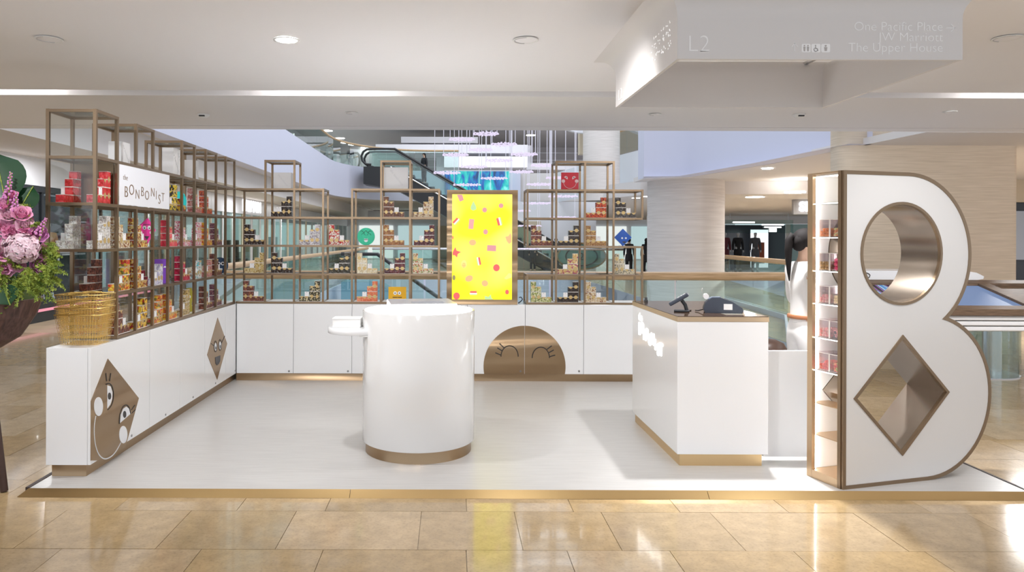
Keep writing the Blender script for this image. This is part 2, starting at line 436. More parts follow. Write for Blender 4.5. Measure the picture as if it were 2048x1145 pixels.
# left upper slab: long curved lilac fascia
def arc_path():
    p = [(-5.8, y) for y in (9.2, 14, 20, 26, 32, 35)]
    for i in range(1, 10):
        t = PI/2*i/9; p.append((-5.8+4.6-4.6*math.cos(t), 35+6*math.sin(t)))
    return p+[(.5, 41), (4, 41.2)]
AP = arc_path()
def offset(path, d):
    out = []
    for i, p in enumerate(path):
        a = path[max(i-1, 0)]; b = path[min(i+1, len(path)-1)]; dx, dy = b[0]-a[0], b[1]-a[1]; l = math.hypot(dx, dy)
        out.append((p[0]-dy/l*d, p[1]+dx/l*d))
    return out
mb = MB(); back = offset(AP, .4)
rows = [[(*p, 3.742) for p in back], [(*p, 3.742) for p in AP], [(*p, 5.45) for p in AP], [(*p, 5.45) for p in back]]
mb.sheet(rows[1:3], 0, smooth=True); mb.sheet(rows[0:2], 0, smooth=False); mb.sheet(rows[2:4], 0, smooth=False)
struct('wall_left_fascia', mb, M_lilac)
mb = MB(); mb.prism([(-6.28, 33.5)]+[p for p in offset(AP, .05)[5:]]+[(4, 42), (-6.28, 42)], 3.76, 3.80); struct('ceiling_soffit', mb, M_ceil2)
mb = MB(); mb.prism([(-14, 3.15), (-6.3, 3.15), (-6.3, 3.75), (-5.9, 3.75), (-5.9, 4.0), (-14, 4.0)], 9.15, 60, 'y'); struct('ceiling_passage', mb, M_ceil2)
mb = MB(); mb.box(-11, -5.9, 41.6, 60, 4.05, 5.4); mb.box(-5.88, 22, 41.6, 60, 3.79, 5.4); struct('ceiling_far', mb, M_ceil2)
mb = MB(); mb.box(-12, 16, 43, 60, 9.2, 9.4); struct('ceiling_upper', mb, M_grey)
mb = MB(); mb.box(-14, 22, 60, 60.3, -6, 16); struct('wall_back', mb, mat('brown_grey_wall', (.46, .43, .44), .7))
mb = MB()
for z in (6.3, 6.9, 7.5, 8.1, 8.7): mb.box(-6, 14, 59.9, 60, z, z+.06)
obj('wall_groove', mb, M_fasc, bpy.data.objects['wall_back'])
# upper-left shop floor behind the fascia
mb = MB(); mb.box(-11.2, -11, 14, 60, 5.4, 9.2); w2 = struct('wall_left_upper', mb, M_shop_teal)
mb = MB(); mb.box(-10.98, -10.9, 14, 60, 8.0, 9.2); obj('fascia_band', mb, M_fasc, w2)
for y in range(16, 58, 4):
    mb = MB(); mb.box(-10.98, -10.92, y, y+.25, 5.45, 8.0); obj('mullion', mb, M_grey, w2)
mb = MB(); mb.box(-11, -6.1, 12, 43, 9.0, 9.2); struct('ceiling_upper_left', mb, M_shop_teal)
for i, z0 in enumerate((8.22, 7.35, 6.25)):
    X = ((-3.4, 1.9), (-5, 5.2), (-.4, 5.0))[i]
    mb = MB(); mb.box(X[0], X[1], 50-i*1.5, 52, z0, z0+.42+.15*i); struct('trim_%d' % (6+i), mb, M_fasc)
mb = MB(); mb.box(4.2, 9.4, 49, 51, 6.3, 6.75); struct('trim_9', mb, M_fasc)
for X in (-.7, 2.0, 5.4):
    mb = MB(); mb.box(X-.28, X+.28, 51, 51.5, 5.4, 8.2); struct('pillar', mb, M_fasc)
# LED art wall
t = thing('led_art_wall', (1.6, 40.9, 3.75), 'turquoise and blue glowing art wall far behind the yellow screen', 'screen')
mb = MB(); mb.box(-.3, 3.35, 40.8, 41.0, 3.76, 5.42)
m = emis('turquoise_art', (.05, .5, .55), .8)
nz = N(m, 'ShaderNodeTexNoise'); nz.inputs['Scale'].default_value = 1.4; nz.inputs['Detail'].default_value = 6; nz.inputs['Distortion'].default_value = 1.2
L(m, coords(m, (1.6, 1, .55)), nz.inputs['Vector']); rp = N(m, 'ShaderNodeValToRGB')
rp.color_ramp.elements[0].position = .32; rp.color_ramp.elements[0].color = (.01, .05, .12, 1); rp.color_ramp.elements[1].position = .72; rp.color_ramp.elements[1].color = (.25, .85, .85, 1)
for p_, c_ in ((.42, (.02, .12, .45)), (.5, (.0, .35, .45)), (.58, (.03, .55, .5))):
    e = rp.color_ramp.elements.new(p_); e.color = (*c_, 1)
L(m, nz.outputs['Fac'], rp.inputs[0]); L(m, rp.outputs[0], BS(m).inputs['Emission Color'])
obj('display', mb, m, t)
mb = MB(); mb.box(-.35, 3.4, 40.85, 41.05, 5.42, 5.5); obj('frame', mb, M_grey, t)

# ---- railings
def rail(name, path, label, z=1.17, z0=0.0, r=.055, step=1.5, wood=M_timber):
    t = thing(name, (path[0][0], path[0][1], z0), label, 'railing')
    mb = MB(); mb.tube([(x, y, z) for x, y in path], r, 10); obj('handrail', mb, wood, t)
    for a, b in zip(path[:-1], path[1:]):
        l = math.hypot(b[0]-a[0], b[1]-a[1]); n = max(1, round(l/step)); dx, dy = (b[0]-a[0])/l, (b[1]-a[1])/l
        for i in range(n):
            p = (a[0]+dx*(l*i/n+.012), a[1]+dy*(l*i/n+.012)); q = (a[0]+dx*(l*(i+1)/n-.012), a[1]+dy*(l*(i+1)/n-.012))
            mb = MB(); nx, ny = -dy*.006, dx*.006
            mb.prism([(p[0]+nx, p[1]+ny), (q[0]+nx, q[1]+ny), (q[0]-nx, q[1]-ny), (p[0]-nx, p[1]-ny)], z0+.02, z-.04, 'z'); obj('glass_panel', mb, M_rail_glass, t)
    return t
rail('balustrade', [(-3.5, 9.2), (4.45, 9.2)], 'glass balustrade with timber handrail directly behind the back shelves')
rail('balustrade', [(-3.62, 9.5), (-3.62, 20), (-3.75, 33)], 'glass balustrade with timber handrail running away along the left side of the void', step=2.2)
rail('balustrade', [(6.95, 14.9), (8.15, 28)], 'glass balustrade with timber handrail in front of the mannequin shop on the right', step=2.2)
rail('balustrade', [(-3.6, 33.6), (8.1, 33.6)], 'far glass balustrade across the void below the escalator', z=1.15, step=2.4, wood=M_steel)
rail('balustrade', offset(AP[2:-1], .1), 'upper floor glass balustrade following the curved lilac fascia', z=6.6, z0=5.45, step=2.5)
# ---- right side: bulkhead, ceilings, columns
bp = [(4.3, 16.1), (5.25, 15.8), (5.75, 13), (6.0, 10.3)]
mb = MB(); ob = offset(bp, -.35)
mb.sheet([[(*p, 3.0) for p in bp], [(*p, 4.8) for p in bp]]); mb.sheet([[(*p, 3.0) for p in ob], [(*p, 3.0) for p in bp]], smooth=False)
mb.box(4.3, 4.32, 16.1, 16.6, 3.0, 4.8)
struct('wall_right_bulkhead', mb, M_lilac)
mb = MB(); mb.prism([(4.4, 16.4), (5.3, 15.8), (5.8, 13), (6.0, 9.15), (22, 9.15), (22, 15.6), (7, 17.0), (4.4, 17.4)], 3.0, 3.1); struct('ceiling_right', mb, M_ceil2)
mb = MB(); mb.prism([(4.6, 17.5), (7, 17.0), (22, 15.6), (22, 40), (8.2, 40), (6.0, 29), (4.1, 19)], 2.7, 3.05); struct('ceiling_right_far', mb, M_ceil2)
mb = MB(); fp = [(5.9, 41), (6.6, 36), (7.95, 29.5), (8.3, 27)]
mb.sheet([[(*p, 3.68) for p in fp], [(*p, 5.33) for p in fp]]); struct('wall_right_fascia', mb, mat('white_fascia', (.80, .82, .88), .4))
rail('balustrade', [(7.3, 33.2), (7.98, 29.5), (8.4, 27)], 'upper right glass balustrade on the white fascia beside the lilac bulkhead', z=6.4, z0=5.35, step=2.2)
mb = MB(); mb.lathe([(.87, -6), (.87, 3.0)], (5.55, 17.1, 0), 48, caps=False); struct('column', mb, M_wallp2)
def rrect(x0, x1, y0, y1, r, n=6):
    pts = []
    for cx, cy, a in ((x1-r, y0+r, -PI/2), (x1-r, y1-r, 0), (x0+r, y1-r, PI/2), (x0+r, y0+r, PI)):
        pts += [(cx+r*math.cos(a+PI/2*i/n), cy+r*math.sin(a+PI/2*i/n)) for i in range(n+1)]
    return pts
mb = MB(); mb.prism(rrect(5.63, 8.22, 10.42, 10.86, .16), 0, 4.2, 'z', smooth=True); struct('column', mb, M_wallp)
mb = MB(); mb.lathe([(.75, 3.2), (.75, 12)], (6.25, 30, 0), 40, caps=False); struct('column', mb, M_wallp2)
mb = MB(); mb.box(5.9, 7.0, 33, 33.5, 5.5, 9.0); struct('wall_panel', mb, M_beige)
mb = MB(); mb.prism(disc_pts(6.0, 8.6, 2.3, 40), 32.0, 32.3, 'y', smooth=True); struct('ceiling_disc', mb, M_fasc)
# ---- far level wall with shops seen between the shelves
mb = MB(); mb.box(-8, 22, 56, 56.3, 0, 3.75); wf = struct('wall_far_shops', mb, M_fasc)
for i, x in enumerate(range(-7, 20, 3)):
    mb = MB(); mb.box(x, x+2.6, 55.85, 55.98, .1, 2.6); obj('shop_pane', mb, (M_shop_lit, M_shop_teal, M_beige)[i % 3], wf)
mb = MB(); mb.box(3.2, 8.1, 40.2, 40.5, 0, 3.7); struct('wall_lobby', mb, M_fasc)
mb = MB(); mb.box(3.4, 5.0, 40.0, 40.19, 0, 2.6); obj('panel', mb, M_beige, bpy.data.objects['wall_lobby'])
# ---- left shops: dark boutique then a lit row
t = thing('dark_boutique', (-8, 9.3, 0), 'dark glazed boutique front behind the left shelf and the flowers', 'shop front')
mb = MB(); mb.box(-9.6, -9.4, 9.3, 19, 0, 2.6); obj('back_wall', mb, M_shop_dark, t)
mb = MB(); mb.box(-8.02, -7.86, 9.3, 19, .0, .34); obj('plinth', mb, M_black, t)
mb = MB(); mb.box(-9.6, -8.03, 9.3, 19, .0, .20); obj('shop_floor', mb, M_shop_dark, t)
mb = MB(); mb.box(-8.2, -7.9, 9.3, 19, 2.62, 3.15); obj('bulkhead', mb, M_fasc, t)
mb = MB(); mb.box(-9.6, -8.21, 9.3, 19, 2.62, 2.7); obj('shop_ceiling', mb, M_shop_dark, t)
mb = MB(); mb.box(-7.98, -7.9, 9.3, 19, 2.5, 2.62); obj('header', mb, M_black, t)
mb = MB(); mb.box(-7.86, -7.84, 9.3, 19, .20, .25); obj('pink_light_strip', mb, emis('pink_glow', (1, .35, .45), .6), t)
for y in (9.3, 11.7, 14.1, 16.5):
    mb = MB(); mb.box(-7.955, -7.945, y+.03, y+2.37, .34, 2.5); obj('window_pane', mb, M_win, t)
    mb = MB(); mb.box(-7.98, -7.92, y-.03, y+.03, .34, 2.5); obj('mullion', mb, M_black, t)
for i in range(5):
    mb = MB(); mb.box(-9.38, -9.2, 10+i*1.8, 11.1+i*1.8, 1.2+.2*(i % 2), 1.24+.2*(i % 2)); mb.box(-9.38, -9.3, 10.1+i*1.8, 10.9+i*1.8, 1.25, 1.6); obj('wall_shelf', mb, M_grey, t)
for y in (10.6, 13.2, 15.4, 17.2):
    mb = MB(); mb.cyl((-8.7, y, 2.6), (-8.7, y, 2.618), .06); obj('spot_lamp', mb, M_lamp, t)
for i, y in enumerate((19, 24, 29, 34, 40, 47)):
    y1 = (24, 29, 34, 40, 47, 56)[i]
    t = thing('boutique', (-8, y, 0), 'lit white shop front on the left passage, %s beyond the dark boutique' % ORD[i], 'shop front', 'lit shops along the left passage')
    mb = MB(); mb.box(-8.1, -7.9, y, y1-.02, 2.55, 3.14); obj('fascia', mb, M_fasc, t)
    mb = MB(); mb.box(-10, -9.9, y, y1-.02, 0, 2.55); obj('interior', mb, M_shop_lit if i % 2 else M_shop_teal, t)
    mb = MB(); mb.box(-7.97, -7.95, y+.1, y1-.12, .05, 2.54); obj('window_pane', mb, M_rail_glass, t)
    for k in range(4):
        yy = y+(y1-y)*k/4; mb = MB(); mb.box(-8.0, -7.92, yy, yy+.1, 0, 2.55); obj('mullion', mb, (M_white_m, M_beige, M_grey)[(i+k) % 3], t)
    for k in range(6):
        yy = y+.4+(y1-y-.8)*k/6; hh = RND.uniform(.6, 1.7)
        mb = MB(); mb.box(-9.2, -8.7, yy, yy+RND.uniform(.3, .6), 0, hh); obj('display_rack', mb, RND.choice([M_cloth_g, M_cloth_b, M_shop_dark, M_beige, M_white_m]), t)
    if i == 1:
        mb = MB(); add_text(mb, 'BALMAIN', .64, frame((-7.88, 28.9, 2.66), (0, 1, 0), (0, 0, 1)), .0, .01); obj('shop_lettering', mb, M_shop_sign, t)
# upper left shop sign
mb = MB(); add_text(mb, 'motti', 1.0, frame((-10.88, 49.5, 8.25), (0, 1, 0), (0, 0, 1)), .02, .01)
solo('shop_lettering', mb, M_shop_sign, 'white shop lettering on the upper floor at the top left of the void', 'sign')
# ---- right: fashion shop with mannequins
t = thing('fashion_shop', (12.2, 33, 0), 'lit fashion shop window with mannequins at the far right', 'shop front')
mb = MB(); mb.box(9.0, 22, 33, 33.2, 2.35, 2.7); obj('fascia', mb, M_fasc, t)
mb = MB(); mb.box(10, 19, 36, 36.1, 0, 2.35); obj('interior', mb, M_shop_dark, t)
mb = MB(); mb.box(17.2, 19, 33, 33.15, 0, 2.34); obj('side_wall', mb, M_shop_teal, t)
mb = MB(); mb.box(15.3, 15.5, 33, 33.1, 0, 2.34); mb.box(12.1, 12.35, 33, 33.1, 0, 2.34); mb.box(17.0, 17.2, 33, 33.2, 0, 2.34); obj('frame', mb, M_white_m, t)
mb = MB(); mb.box(15.52, 17.0, 33.03, 33.05, .0, 2.34); obj('window_pane', mb, mat('teal_glass', (.30, .48, .48), .1), t)
mb = MB(); mb.box(14.3, 15.1, 34.4, 34.5, .3, 2.1); obj('lightbox', mb, emis('lightbox', (.9, .95, 1), 1.0), t)
mb = MB(); mb.box(14.45, 14.9, 34.35, 34.39, .5, 1.5); obj('poster_print', mb, mat('poster_orange', (.5, .13, .06), .6), t)
mb = MB(); mb.box(9.5, 20, 33.2, 36.1, 0, .12); obj('display_floor', mb, M_fasc, t)
t = thing('shop_sign', (9.3, 19, 2.35), 'white sign board with bright letters beside the staff member', 'sign')
mb = MB(); mb.box(9.0, 13, 19, 19.1, 2.3, 2.69); obj('board', mb, mat('sign_board_grey', (.34, .33, .33), .6), t)
mb = MB(); add_text(mb, 'SE', .34, frame((9.14, 18.98, 2.39), (1, 0, 0), (0, 0, 1)), .015, .01, 'LEFT'); obj('lettering', mb, M_shop_sign, t)
t = thing('hanging_sign', (11.9, 30, 2.1), 'small hanging direction sign in front of the fashion shop', 'sign')
mb = MB(); mb.box(11.4, 14.2, 30, 30.05, 1.9, 2.45); obj('panel', mb, M_rail_glass, t)
mb = MB()
for x in (11.6, 14.0): mb.cyl((x, 30.02, 2.45), (x, 30.02, 2.72), .015, n=6)
obj('hanger', mb, M_steel, t)
for r_, (x, wd) in enumerate(((11.7, .6), (12.9, .9), (13.0, .7), (11.7, .9))):
    mb = MB(); mb.box(x, x+wd, 29.97, 29.99, 2.32-.1*(r_ % 3), 2.37-.1*(r_ % 3)); obj('text_line', mb, M_shop_sign, t)
mb = MB(); mb.box(13.2, 13.5, 29.97, 29.99, 1.95, 2.1); obj('pictogram', mb, M_shop_sign, t)
# ---- far right shop wall
mb = MB(); mb.box(11, 22, 16.5, 16.7, 0, 3.0); wr = struct('wall_right', mb, M_shop_dark)
mb = MB(); mb.box(11, 22, 16.3, 16.49, 2.5, 3.0); obj('fascia', mb, M_beige, wr)
mb = MB(); mb.box(11.4, 14, 16.35, 16.49, 1.2, 2.3); obj('window_pane', mb, mat('pale_blue_window', (.42, .46, .54), .3), wr)
# ---- passage ceiling downlights (right)
for i, (px, py) in enumerate(((1510, 395), (1590, 386), (1535, 338), (1272, 397), (1292, 394))):
    p = at(px, py, Z=2.69 if i < 2 or i > 2 else 2.985)
    mb = MB(); mb.cyl(p, p+Vector((0, 0, .0148 if i == 2 else .03)), .22 if i < 2 else .1, n=20)
    solo('downlight', mb, M_lamp, ('left square-lit downlight over the right passage', 'right downlight over the right passage', 'downlight under the lilac bulkhead', 'small far downlight right of the red face square', 'small far downlight next to the round pale column')[i], 'ceiling light', 'passage downlights')
for i, (px, py) in enumerate(((655, 262), (680, 277), (705, 290), (728, 293), (1062, 271), (1170, 264))):
    p = at(px, py, Z=9.19)
    mb = MB(); mb.cyl(p, p+Vector((0, 0, .01)), .35, n=16)
    solo('downlight', mb, M_lamp, 'far upper floor downlight, %s from the left in its row' % ORD[i], 'ceiling light', 'upper floor downlights')
# ---- escalator
def escalator():
    Y0, Y1 = 37.6, 39.0; xa, za, xb, zb = -2.9, 5.35, 6.2, .05
    t = thing('escalator', (xb, Y0, 0), 'black escalator descending from the upper floor behind the yellow screen', 'escalator')
    mb = MB(); mb.prism([(xa-1.6, za), (xa, za), (xb, zb), (xb, -.4), (xb-.5, -.4), (xa, za-1.15), (xa-1.6, za-.9)], Y0, Y1, 'y'); obj('truss', mb, M_esc, t)
    mb = MB(); n = 26
    for i in range(n):
        x0 = xa+(xb-xa)*i/n; x1 = xa+(xb-xa)*(i+1)/n; z1 = za+(zb-za)*i/n
        mb.box(x0, x1-.01, Y0+.2, Y1-.2, z1-.22, z1)
    obj('steps', mb, mat('step_metal', (.12, .12, .13), .4, .8), t)
    for y in (Y0+.06, Y1-.06):
        mb = MB(); mb.prism([(xa-1.3, za+.05), (xa, za+.05), (xb, zb+.05), (xb, zb+.85), (xa, za+.85), (xa-1.3, za+.85)], y-.01, y+.01, 'y'); obj('balustrade_glass', mb, M_rail_glass, t)
        pts = [(xa-1.2, y, za+.1)]+[(xa-1.3-.42*math.sin(a), y, za+.5-.42*math.cos(a)) for a in (.5, 1.1, 1.7, 2.3, 2.8)]+[(xa-1.1, y, za+.93), (xa, y, za+.93), (xb, y, zb+.93)]+[(xb+.1+.4*math.sin(a), y, zb+.5+.42*math.cos(a)) for a in (.4, 1.1, 1.8, 2.5)]
        mb = MB(); mb.tube(pts, .06, 6); obj('handrail', mb, M_esc, t)
    mb = MB(); mb.tube([(xa-.2, Y0-.02, za-.02), (xb, Y0-.02, zb-.02)], .05, 5); obj('skirt_light', mb, M_steel, t)
escalator()
t = thing('escalator', (-3.0, 22, -3), 'blue-lit escalator going down in the void behind the left back shelf', 'escalator')
mb = MB(); mb.prism([(-3.3, .3), (-2.2, .3), (1.9, -2.6), (1.9, -3.4), (-2.4, -.5), (-3.3, -.5)], 22, 23.2, 'y'); obj('truss', mb, mat('blue_light_tint', (.22, .42, .55), .3), t)  # blue light is put into the truss colour
mb = MB(); mb.prism([(-3.3, .3), (-2.2, .3), (1.9, -2.6), (1.9, -1.8), (-2.2, 1.1), (-3.3, 1.1)], 22.02, 22.04, 'y'); obj('balustrade_glass', mb, M_rail_glass, t)
mb = MB(); mb.tube([(-3.3, 22, 1.15), (-2.2, 22, 1.15), (1.9, 22, -1.75)], .06, 6); obj('handrail', mb, M_esc, t)
# round floor-number sign on the far level
t = thing('floor_number_sign', (7.0, 38, .2), 'round green floor number sign behind the right shelf', 'sign')
c = at(1163, 513, Y=34.5)
mb = MB(); mb.prism(disc_pts(c.x, c.z, .62, 40, rx=1.15), 34.5, 34.54, 'y', smooth=True); t.location = (c.x, 34.5, c.z-.62); obj('disc', mb, mat('green_sign', (.16, .26, .22), .4), t)
mb = MB(); stroke(mb, [(1.15*math.cos(i*PI/20), .62*math.sin(i*PI/20)) for i in range(41)], .07, 0, .03, frame((c.x, 34.49, c.z), (1, 0, 0), (0, 0, 1))); obj('rim', mb, mat('amber_rim', (.45, .28, .12), .4), t)
mb = MB(); stroke(mb, [(.75*math.cos(i*PI/20), .45*math.sin(i*PI/20)) for i in range(41)], .06, 0, .03, frame((c.x, 34.49, c.z), (1, 0, 0), (0, 0, 1))); add_text(mb, '2', .5, frame((c.x, 34.47, c.z-.18), (1, 0, 0), (0, 0, 1))); obj('numeral', mb, M_dark, t)
# ---- pendant LED rings
M_ring = emis('lavender_led', (.86, .76, 1.0), .62)
M_cable = mat('pale_cable', (.8, .78, .86), .5, emit=(.8, .78, .9), es=.03)  # cables carry a faint glow although they are no lamps
PX = [(972, 268, 49), (924, 279, 50), (1008, 289, 50), (961, 300, 46), (911, 310, 50), (1048, 309, 51), (998, 321, 53), (948, 334, 52), (1088, 331, 50), (894, 346, 52), (1043, 344, 45), (988, 357, 52), (934, 370, 54), (1080, 369, 52), (1113, 356, 40), (1126, 393, 57), (1075, 407, 57), (1126, 435, 52), (1040, 422, 40), (1052, 452, 60), (1050, 498, 56), (1000, 497, 40)]
placed = []
for i, (px, py, wd) in enumerate(PX):
    Y = 19.0
    while True:
        p = at(px, py, Y=Y); r = wd/2*Y/1450
        if all(abs(p.x-q.x) > r+q_r+.06 or abs(p.y-q.y) > r+q_r+.06 for q, q_r in placed): break
        Y += .15
    placed.append((p.copy(), r))
    t = thing('pendant_light', p, 'lavender ring light hanging in the void, %s in the cascade' % ('%s from the top' % ORD[i] if i < 12 else '%s from the bottom' % ORD[len(PX)-1-i]), 'pendant light', 'cascade of ring lights')
    mb = MB()
    for k in range(44):
        a = 2*PI*k/44; rr = r*(.98 if k % 2 else .74)
        mb.ball(p+Vector((rr*math.cos(a), rr*math.sin(a), .012*math.sin(k*2.3))), (.032, .032, .017), 5, 4)
    for k in range(18):
        a = 2*PI*k/18; mb.ball(p+Vector((r*.46*math.cos(a), r*.46*math.sin(a), .012*math.cos(k*1.7))), (.032, .032, .017), 5, 4)
    obj('led_cluster', mb, M_ring, t, kind='stuff')
    for sx in (-.95, .9):
        mb = MB(); mb.cyl(p+Vector((r*sx, 0, .02)), Vector((p.x+r*sx, p.y, 9.0)), .011, n=4, caps=False, smooth=False); obj('cable', mb, M_cable, t)
mb = MB()
for q, r in placed: mb.box(-4, 9, q.y-.03, q.y+.03, 9.0, 9.08)
struct('ceiling_truss', mb, M_grey)
# ================================================================== HANGING MALL SIGN (flared square tube)
def mall_sign():
    x0, x1, y0, y1, zb = 1.018, 2.30, 3.257, 4.466, 2.45
    t = thing('hanging_sign', ((x0+x1)/2, (y0+y1)/2, zb), 'large white square mall direction sign hanging from the ceiling, with flared top edges', 'sign')
    prof = [(0, 0), (0, .19)]+[(.115*(1-math.cos(a)), .19+.115*math.sin(a)) for a in [PI/2*i/8 for i in range(1, 9)]]
    def panel(side):
        mb = MB(); rows_o = []; rows_i = []
        for f, z in prof:
            for lst, th in ((rows_o, 0), (rows_i, .016)):
                g = f-th; a = {'f': ((x0-g, y0-g), (x1+g, y0-g)), 'b': ((x1+g, y1+g), (x0-g, y1+g)), 'l': ((x0-g, y1+g), (x0-g, y0-g)), 'r': ((x1+g, y0-g), (x1+g, y1+g))}[side]
                lst.append([(*a[0], zb+z), (*a[1], zb+z)])
        mb.sheet(rows_o); mb.sheet(list(reversed(rows_i)))
        mb.sheet([rows_i[0], rows_o[0]], smooth=False); mb.sheet([rows_o[-1], rows_i[-1]], smooth=False)
        return mb
    ms = mat('sign_skin', (.72, .69, .67), .5); ml = mat('sign_skin_lit', (.80, .79, .80), .5); mtx = mat('sign_print_white', (.93, .92, .91), .5)
    f = obj('front_panel', panel('f'), ms, t); obj('back_panel', panel('b'), ms, t); lft = obj('left_panel', panel('l'), ms, t); obj('right_panel', panel('r'), ms, t)
    fr = lambda x, z: frame((x, y0-.0005, z), (1, 0, 0), (0, 0, 1))
    P = lambda px, py: at(px, py, Y=y0)
    def letter(s, px, py, size, al, off=-.002):
        mb = MB(); p = P(px, py); add_text(mb, s, size, fr(p.x, p.z), off, .001, al); obj('lettering', mb, mtx, f)
    letter('L2', 1374, 103, .107, 'LEFT', -.0022)
    letter('One Pacific Place', 1886, 62, .058, 'RIGHT', -.0008); letter('JW Marriott', 1886, 83, .058, 'RIGHT', -.0008); letter('The Upper House', 1886, 104, .058, 'RIGHT', -.0008)
    mb = MB()
    def ln(pts, w=.003): stroke(mb, [(P(*p).x, P(*p).z) for p in pts], w, 0, .001, frame((0, y0-.0005, 0), (1, 0, 0), (0, 0, 1)))
    ln([(1892, 56), (1909, 56)]); ln([(1902, 49), (1909, 56), (1902, 63)]); ln([(1589, 102), (1589, 87)]); ln([(1583, 94), (1589, 87), (1595, 94)])
    obj('arrow', mb, mtx, f)
    md = mat('pictogram_grey', (.48, .45, .43), .6)
    for i in range(3):
        a = P(1603+19.5*i, 105); b = P(1621+19.5*i, 88)
        mb = MB(); mb.prism(rrect(a.x, b.x, a.z, b.z, .006), y0-.0016, y0-.0004, 'y'); ic = obj('pictogram', mb, mtx, f)
        mb = MB(); M = frame((0, y0-.0016, 0), (1, 0, 0), (0, 0, 1)); cx = (a.x+b.x)/2; cz = (a.z+b.z)/2
        if i == 0:
            for s in (-.008, .008):
                mb.prism(disc_pts(cx+s, cz+.011, .0035, 10), 0, .001, 'z', 0, M); mb.prism([(cx+s-.005, cz+.006), (cx+s+.005, cz+.006), (cx+s+.003, cz-.014), (cx+s-.003, cz-.014)], 0, .001, 'z', 0, M)
        elif i == 1:
            mb.prism(disc_pts(cx-.002, cz+.012, .003, 10), 0, .001, 'z', 0, M); stroke(mb, [(cx-.002, cz+.008), (cx-.001, cz-.002), (cx+.006, cz-.003), (cx+.009, cz-.012)], .0035, 0, .001, M)
            stroke(mb, disc_pts(cx-.001, cz-.007, .008, 16, PI*.6, PI*1.9), .0025, 0, .001, M)
        else:
            mb.prism(disc_pts(cx, cz+.010, .0045, 10), 0, .001, 'z', 0, M); mb.prism([(cx-.007, cz+.004), (cx+.007, cz+.004), (cx+.005, cz-.013), (cx-.005, cz-.013)], 0, .001, 'z', 0, M)
        obj('figure', mb, md, ic)
    # print on the left panel (runs along Y)
    frl = lambda y, z: frame((x0-.0005, y, z), (0, -1, 0), (0, 0, 1))
    for s, px, py, sz in (('Hermes', 1300, 108, .0), ):
        pass
    mb = MB(); add_text(mb, 'L2', .10, frl(4.40, 2.475), -.002, .001, 'LEFT'); obj('lettering', mb, mtx, lft)
    ml2 = mat('sign_print_bright', (.98, .98, .98), .5, emit=(1, 1, 1), es=.35)
    for i in range(3):
        y = 4.02-.045*i; mb = MB(); mb.prism([(y, 2.49), (y-.036, 2.49), (y-.036, 2.53), (y, 2.53)], x0-.0015, x0-.0003, 'x'); obj('pictogram', mb, ml2, lft)
    mb = MB(); rr = random.Random(5)
    for row, (zc, ya, yb, n) in enumerate(((2.655, 3.36, 3.66, 26), (2.60, 3.36, 3.68, 22), (2.545, 3.34, 3.66, 26), (2.56, 3.90, 4.05, 8))):
        for k in range(n):
            y = rr.uniform(ya, yb); z = zc+rr.uniform(-.016, .016); mb.prism(disc_pts(y, z, .0035, 6), x0-.0015, x0-.0003, 'x')
    obj('lit_dots', mb, ml2, lft, kind='stuff')
    mb = MB()
    for x in (x0+.1, x1-.1):
        for y in (y0+.1, y1-.1): mb.cyl((x, y, zb+.28), (x, y, 3.0), .008, n=8)
    for x in (x0+.1, x1-.1): mb.box(x-.012, x+.012, y0-.08, y1+.08, zb+.275, zb+.29)
    obj('hanger', mb, M_steel, t)
mall_sign()

# ================================================================== CABINETS
CX0, CX1, CY0, CY1, CZ = -2.685, -2.39, 4.825, 8.11, .90       # left cabinet
CB = .120                                                       # top of plinth
def seam_doors(t, axis, plane, cuts, z0, z1, th, M=M_white, gap=.0025, name='door'):
    out = []
    for a, b in zip(cuts[:-1], cuts[1:]):
        mb = MB()
        if axis == 'x': mb.box(plane-th, plane, a+gap, b-gap, z0, z1)
        else: mb.box(a+gap, b-gap, plane, plane+th, z0, z1)
        out.append(obj(name, mb, M, t, bevel=.0015))
    return out
t = thing('display_cabinet', (-2.54, 4.825, PLAT), 'long white cabinet under the left shelf with bronze kite faces', 'cabinet'); LC = t
mb = MB(); mb.box(CX0, CX1-.02, CY0, 8.47, CB, CZ); obj('body', mb, M_white, t, bevel=.002)
mb = MB(); mb.box(CX0+.03, CX1-.035, CY0+.02, 8.44, PLAT+.0005, CB); obj('plinth', mb, M_bronze, t)
cuts = [CY0, 5.78, 6.43, 7.08, 7.73, 8.11]
LD = seam_doors(t, 'x', CX1, cuts, CB, CZ, .019)
LOCK = mat('lock_steel', (.3, .3, .3), .3, .9)
for i, (px, py) in enumerate(((263, 872), (331, 830), (386, 795), (431, 767), (470, 742))):
    p = at(px, py, X=CX1); k = min(i, len(LD)-1)
    mb = MB(); mb.cyl((CX1, p.y, p.z), (CX1+.004, p.y, p.z), .009, n=12); obj('lock', mb, LOCK, LD[k])
ML = frame((CX1+.0005, 0, 0), (0, 1, 0), (0, 0, 1))             # local x -> +Y, y -> z, z -> +X
Q = lambda px, py: ((lambda p: (p.y, p.z))(at(px, py, X=CX1)))
M_face_w = mat('face_white', (.86, .87, .90), .4); M_face_d = mat('face_dark', (.035, .03, .03), .4)
def flat(mb, pts, a, b, M): mb.prism(pts, a, b, 'z', 0, M)
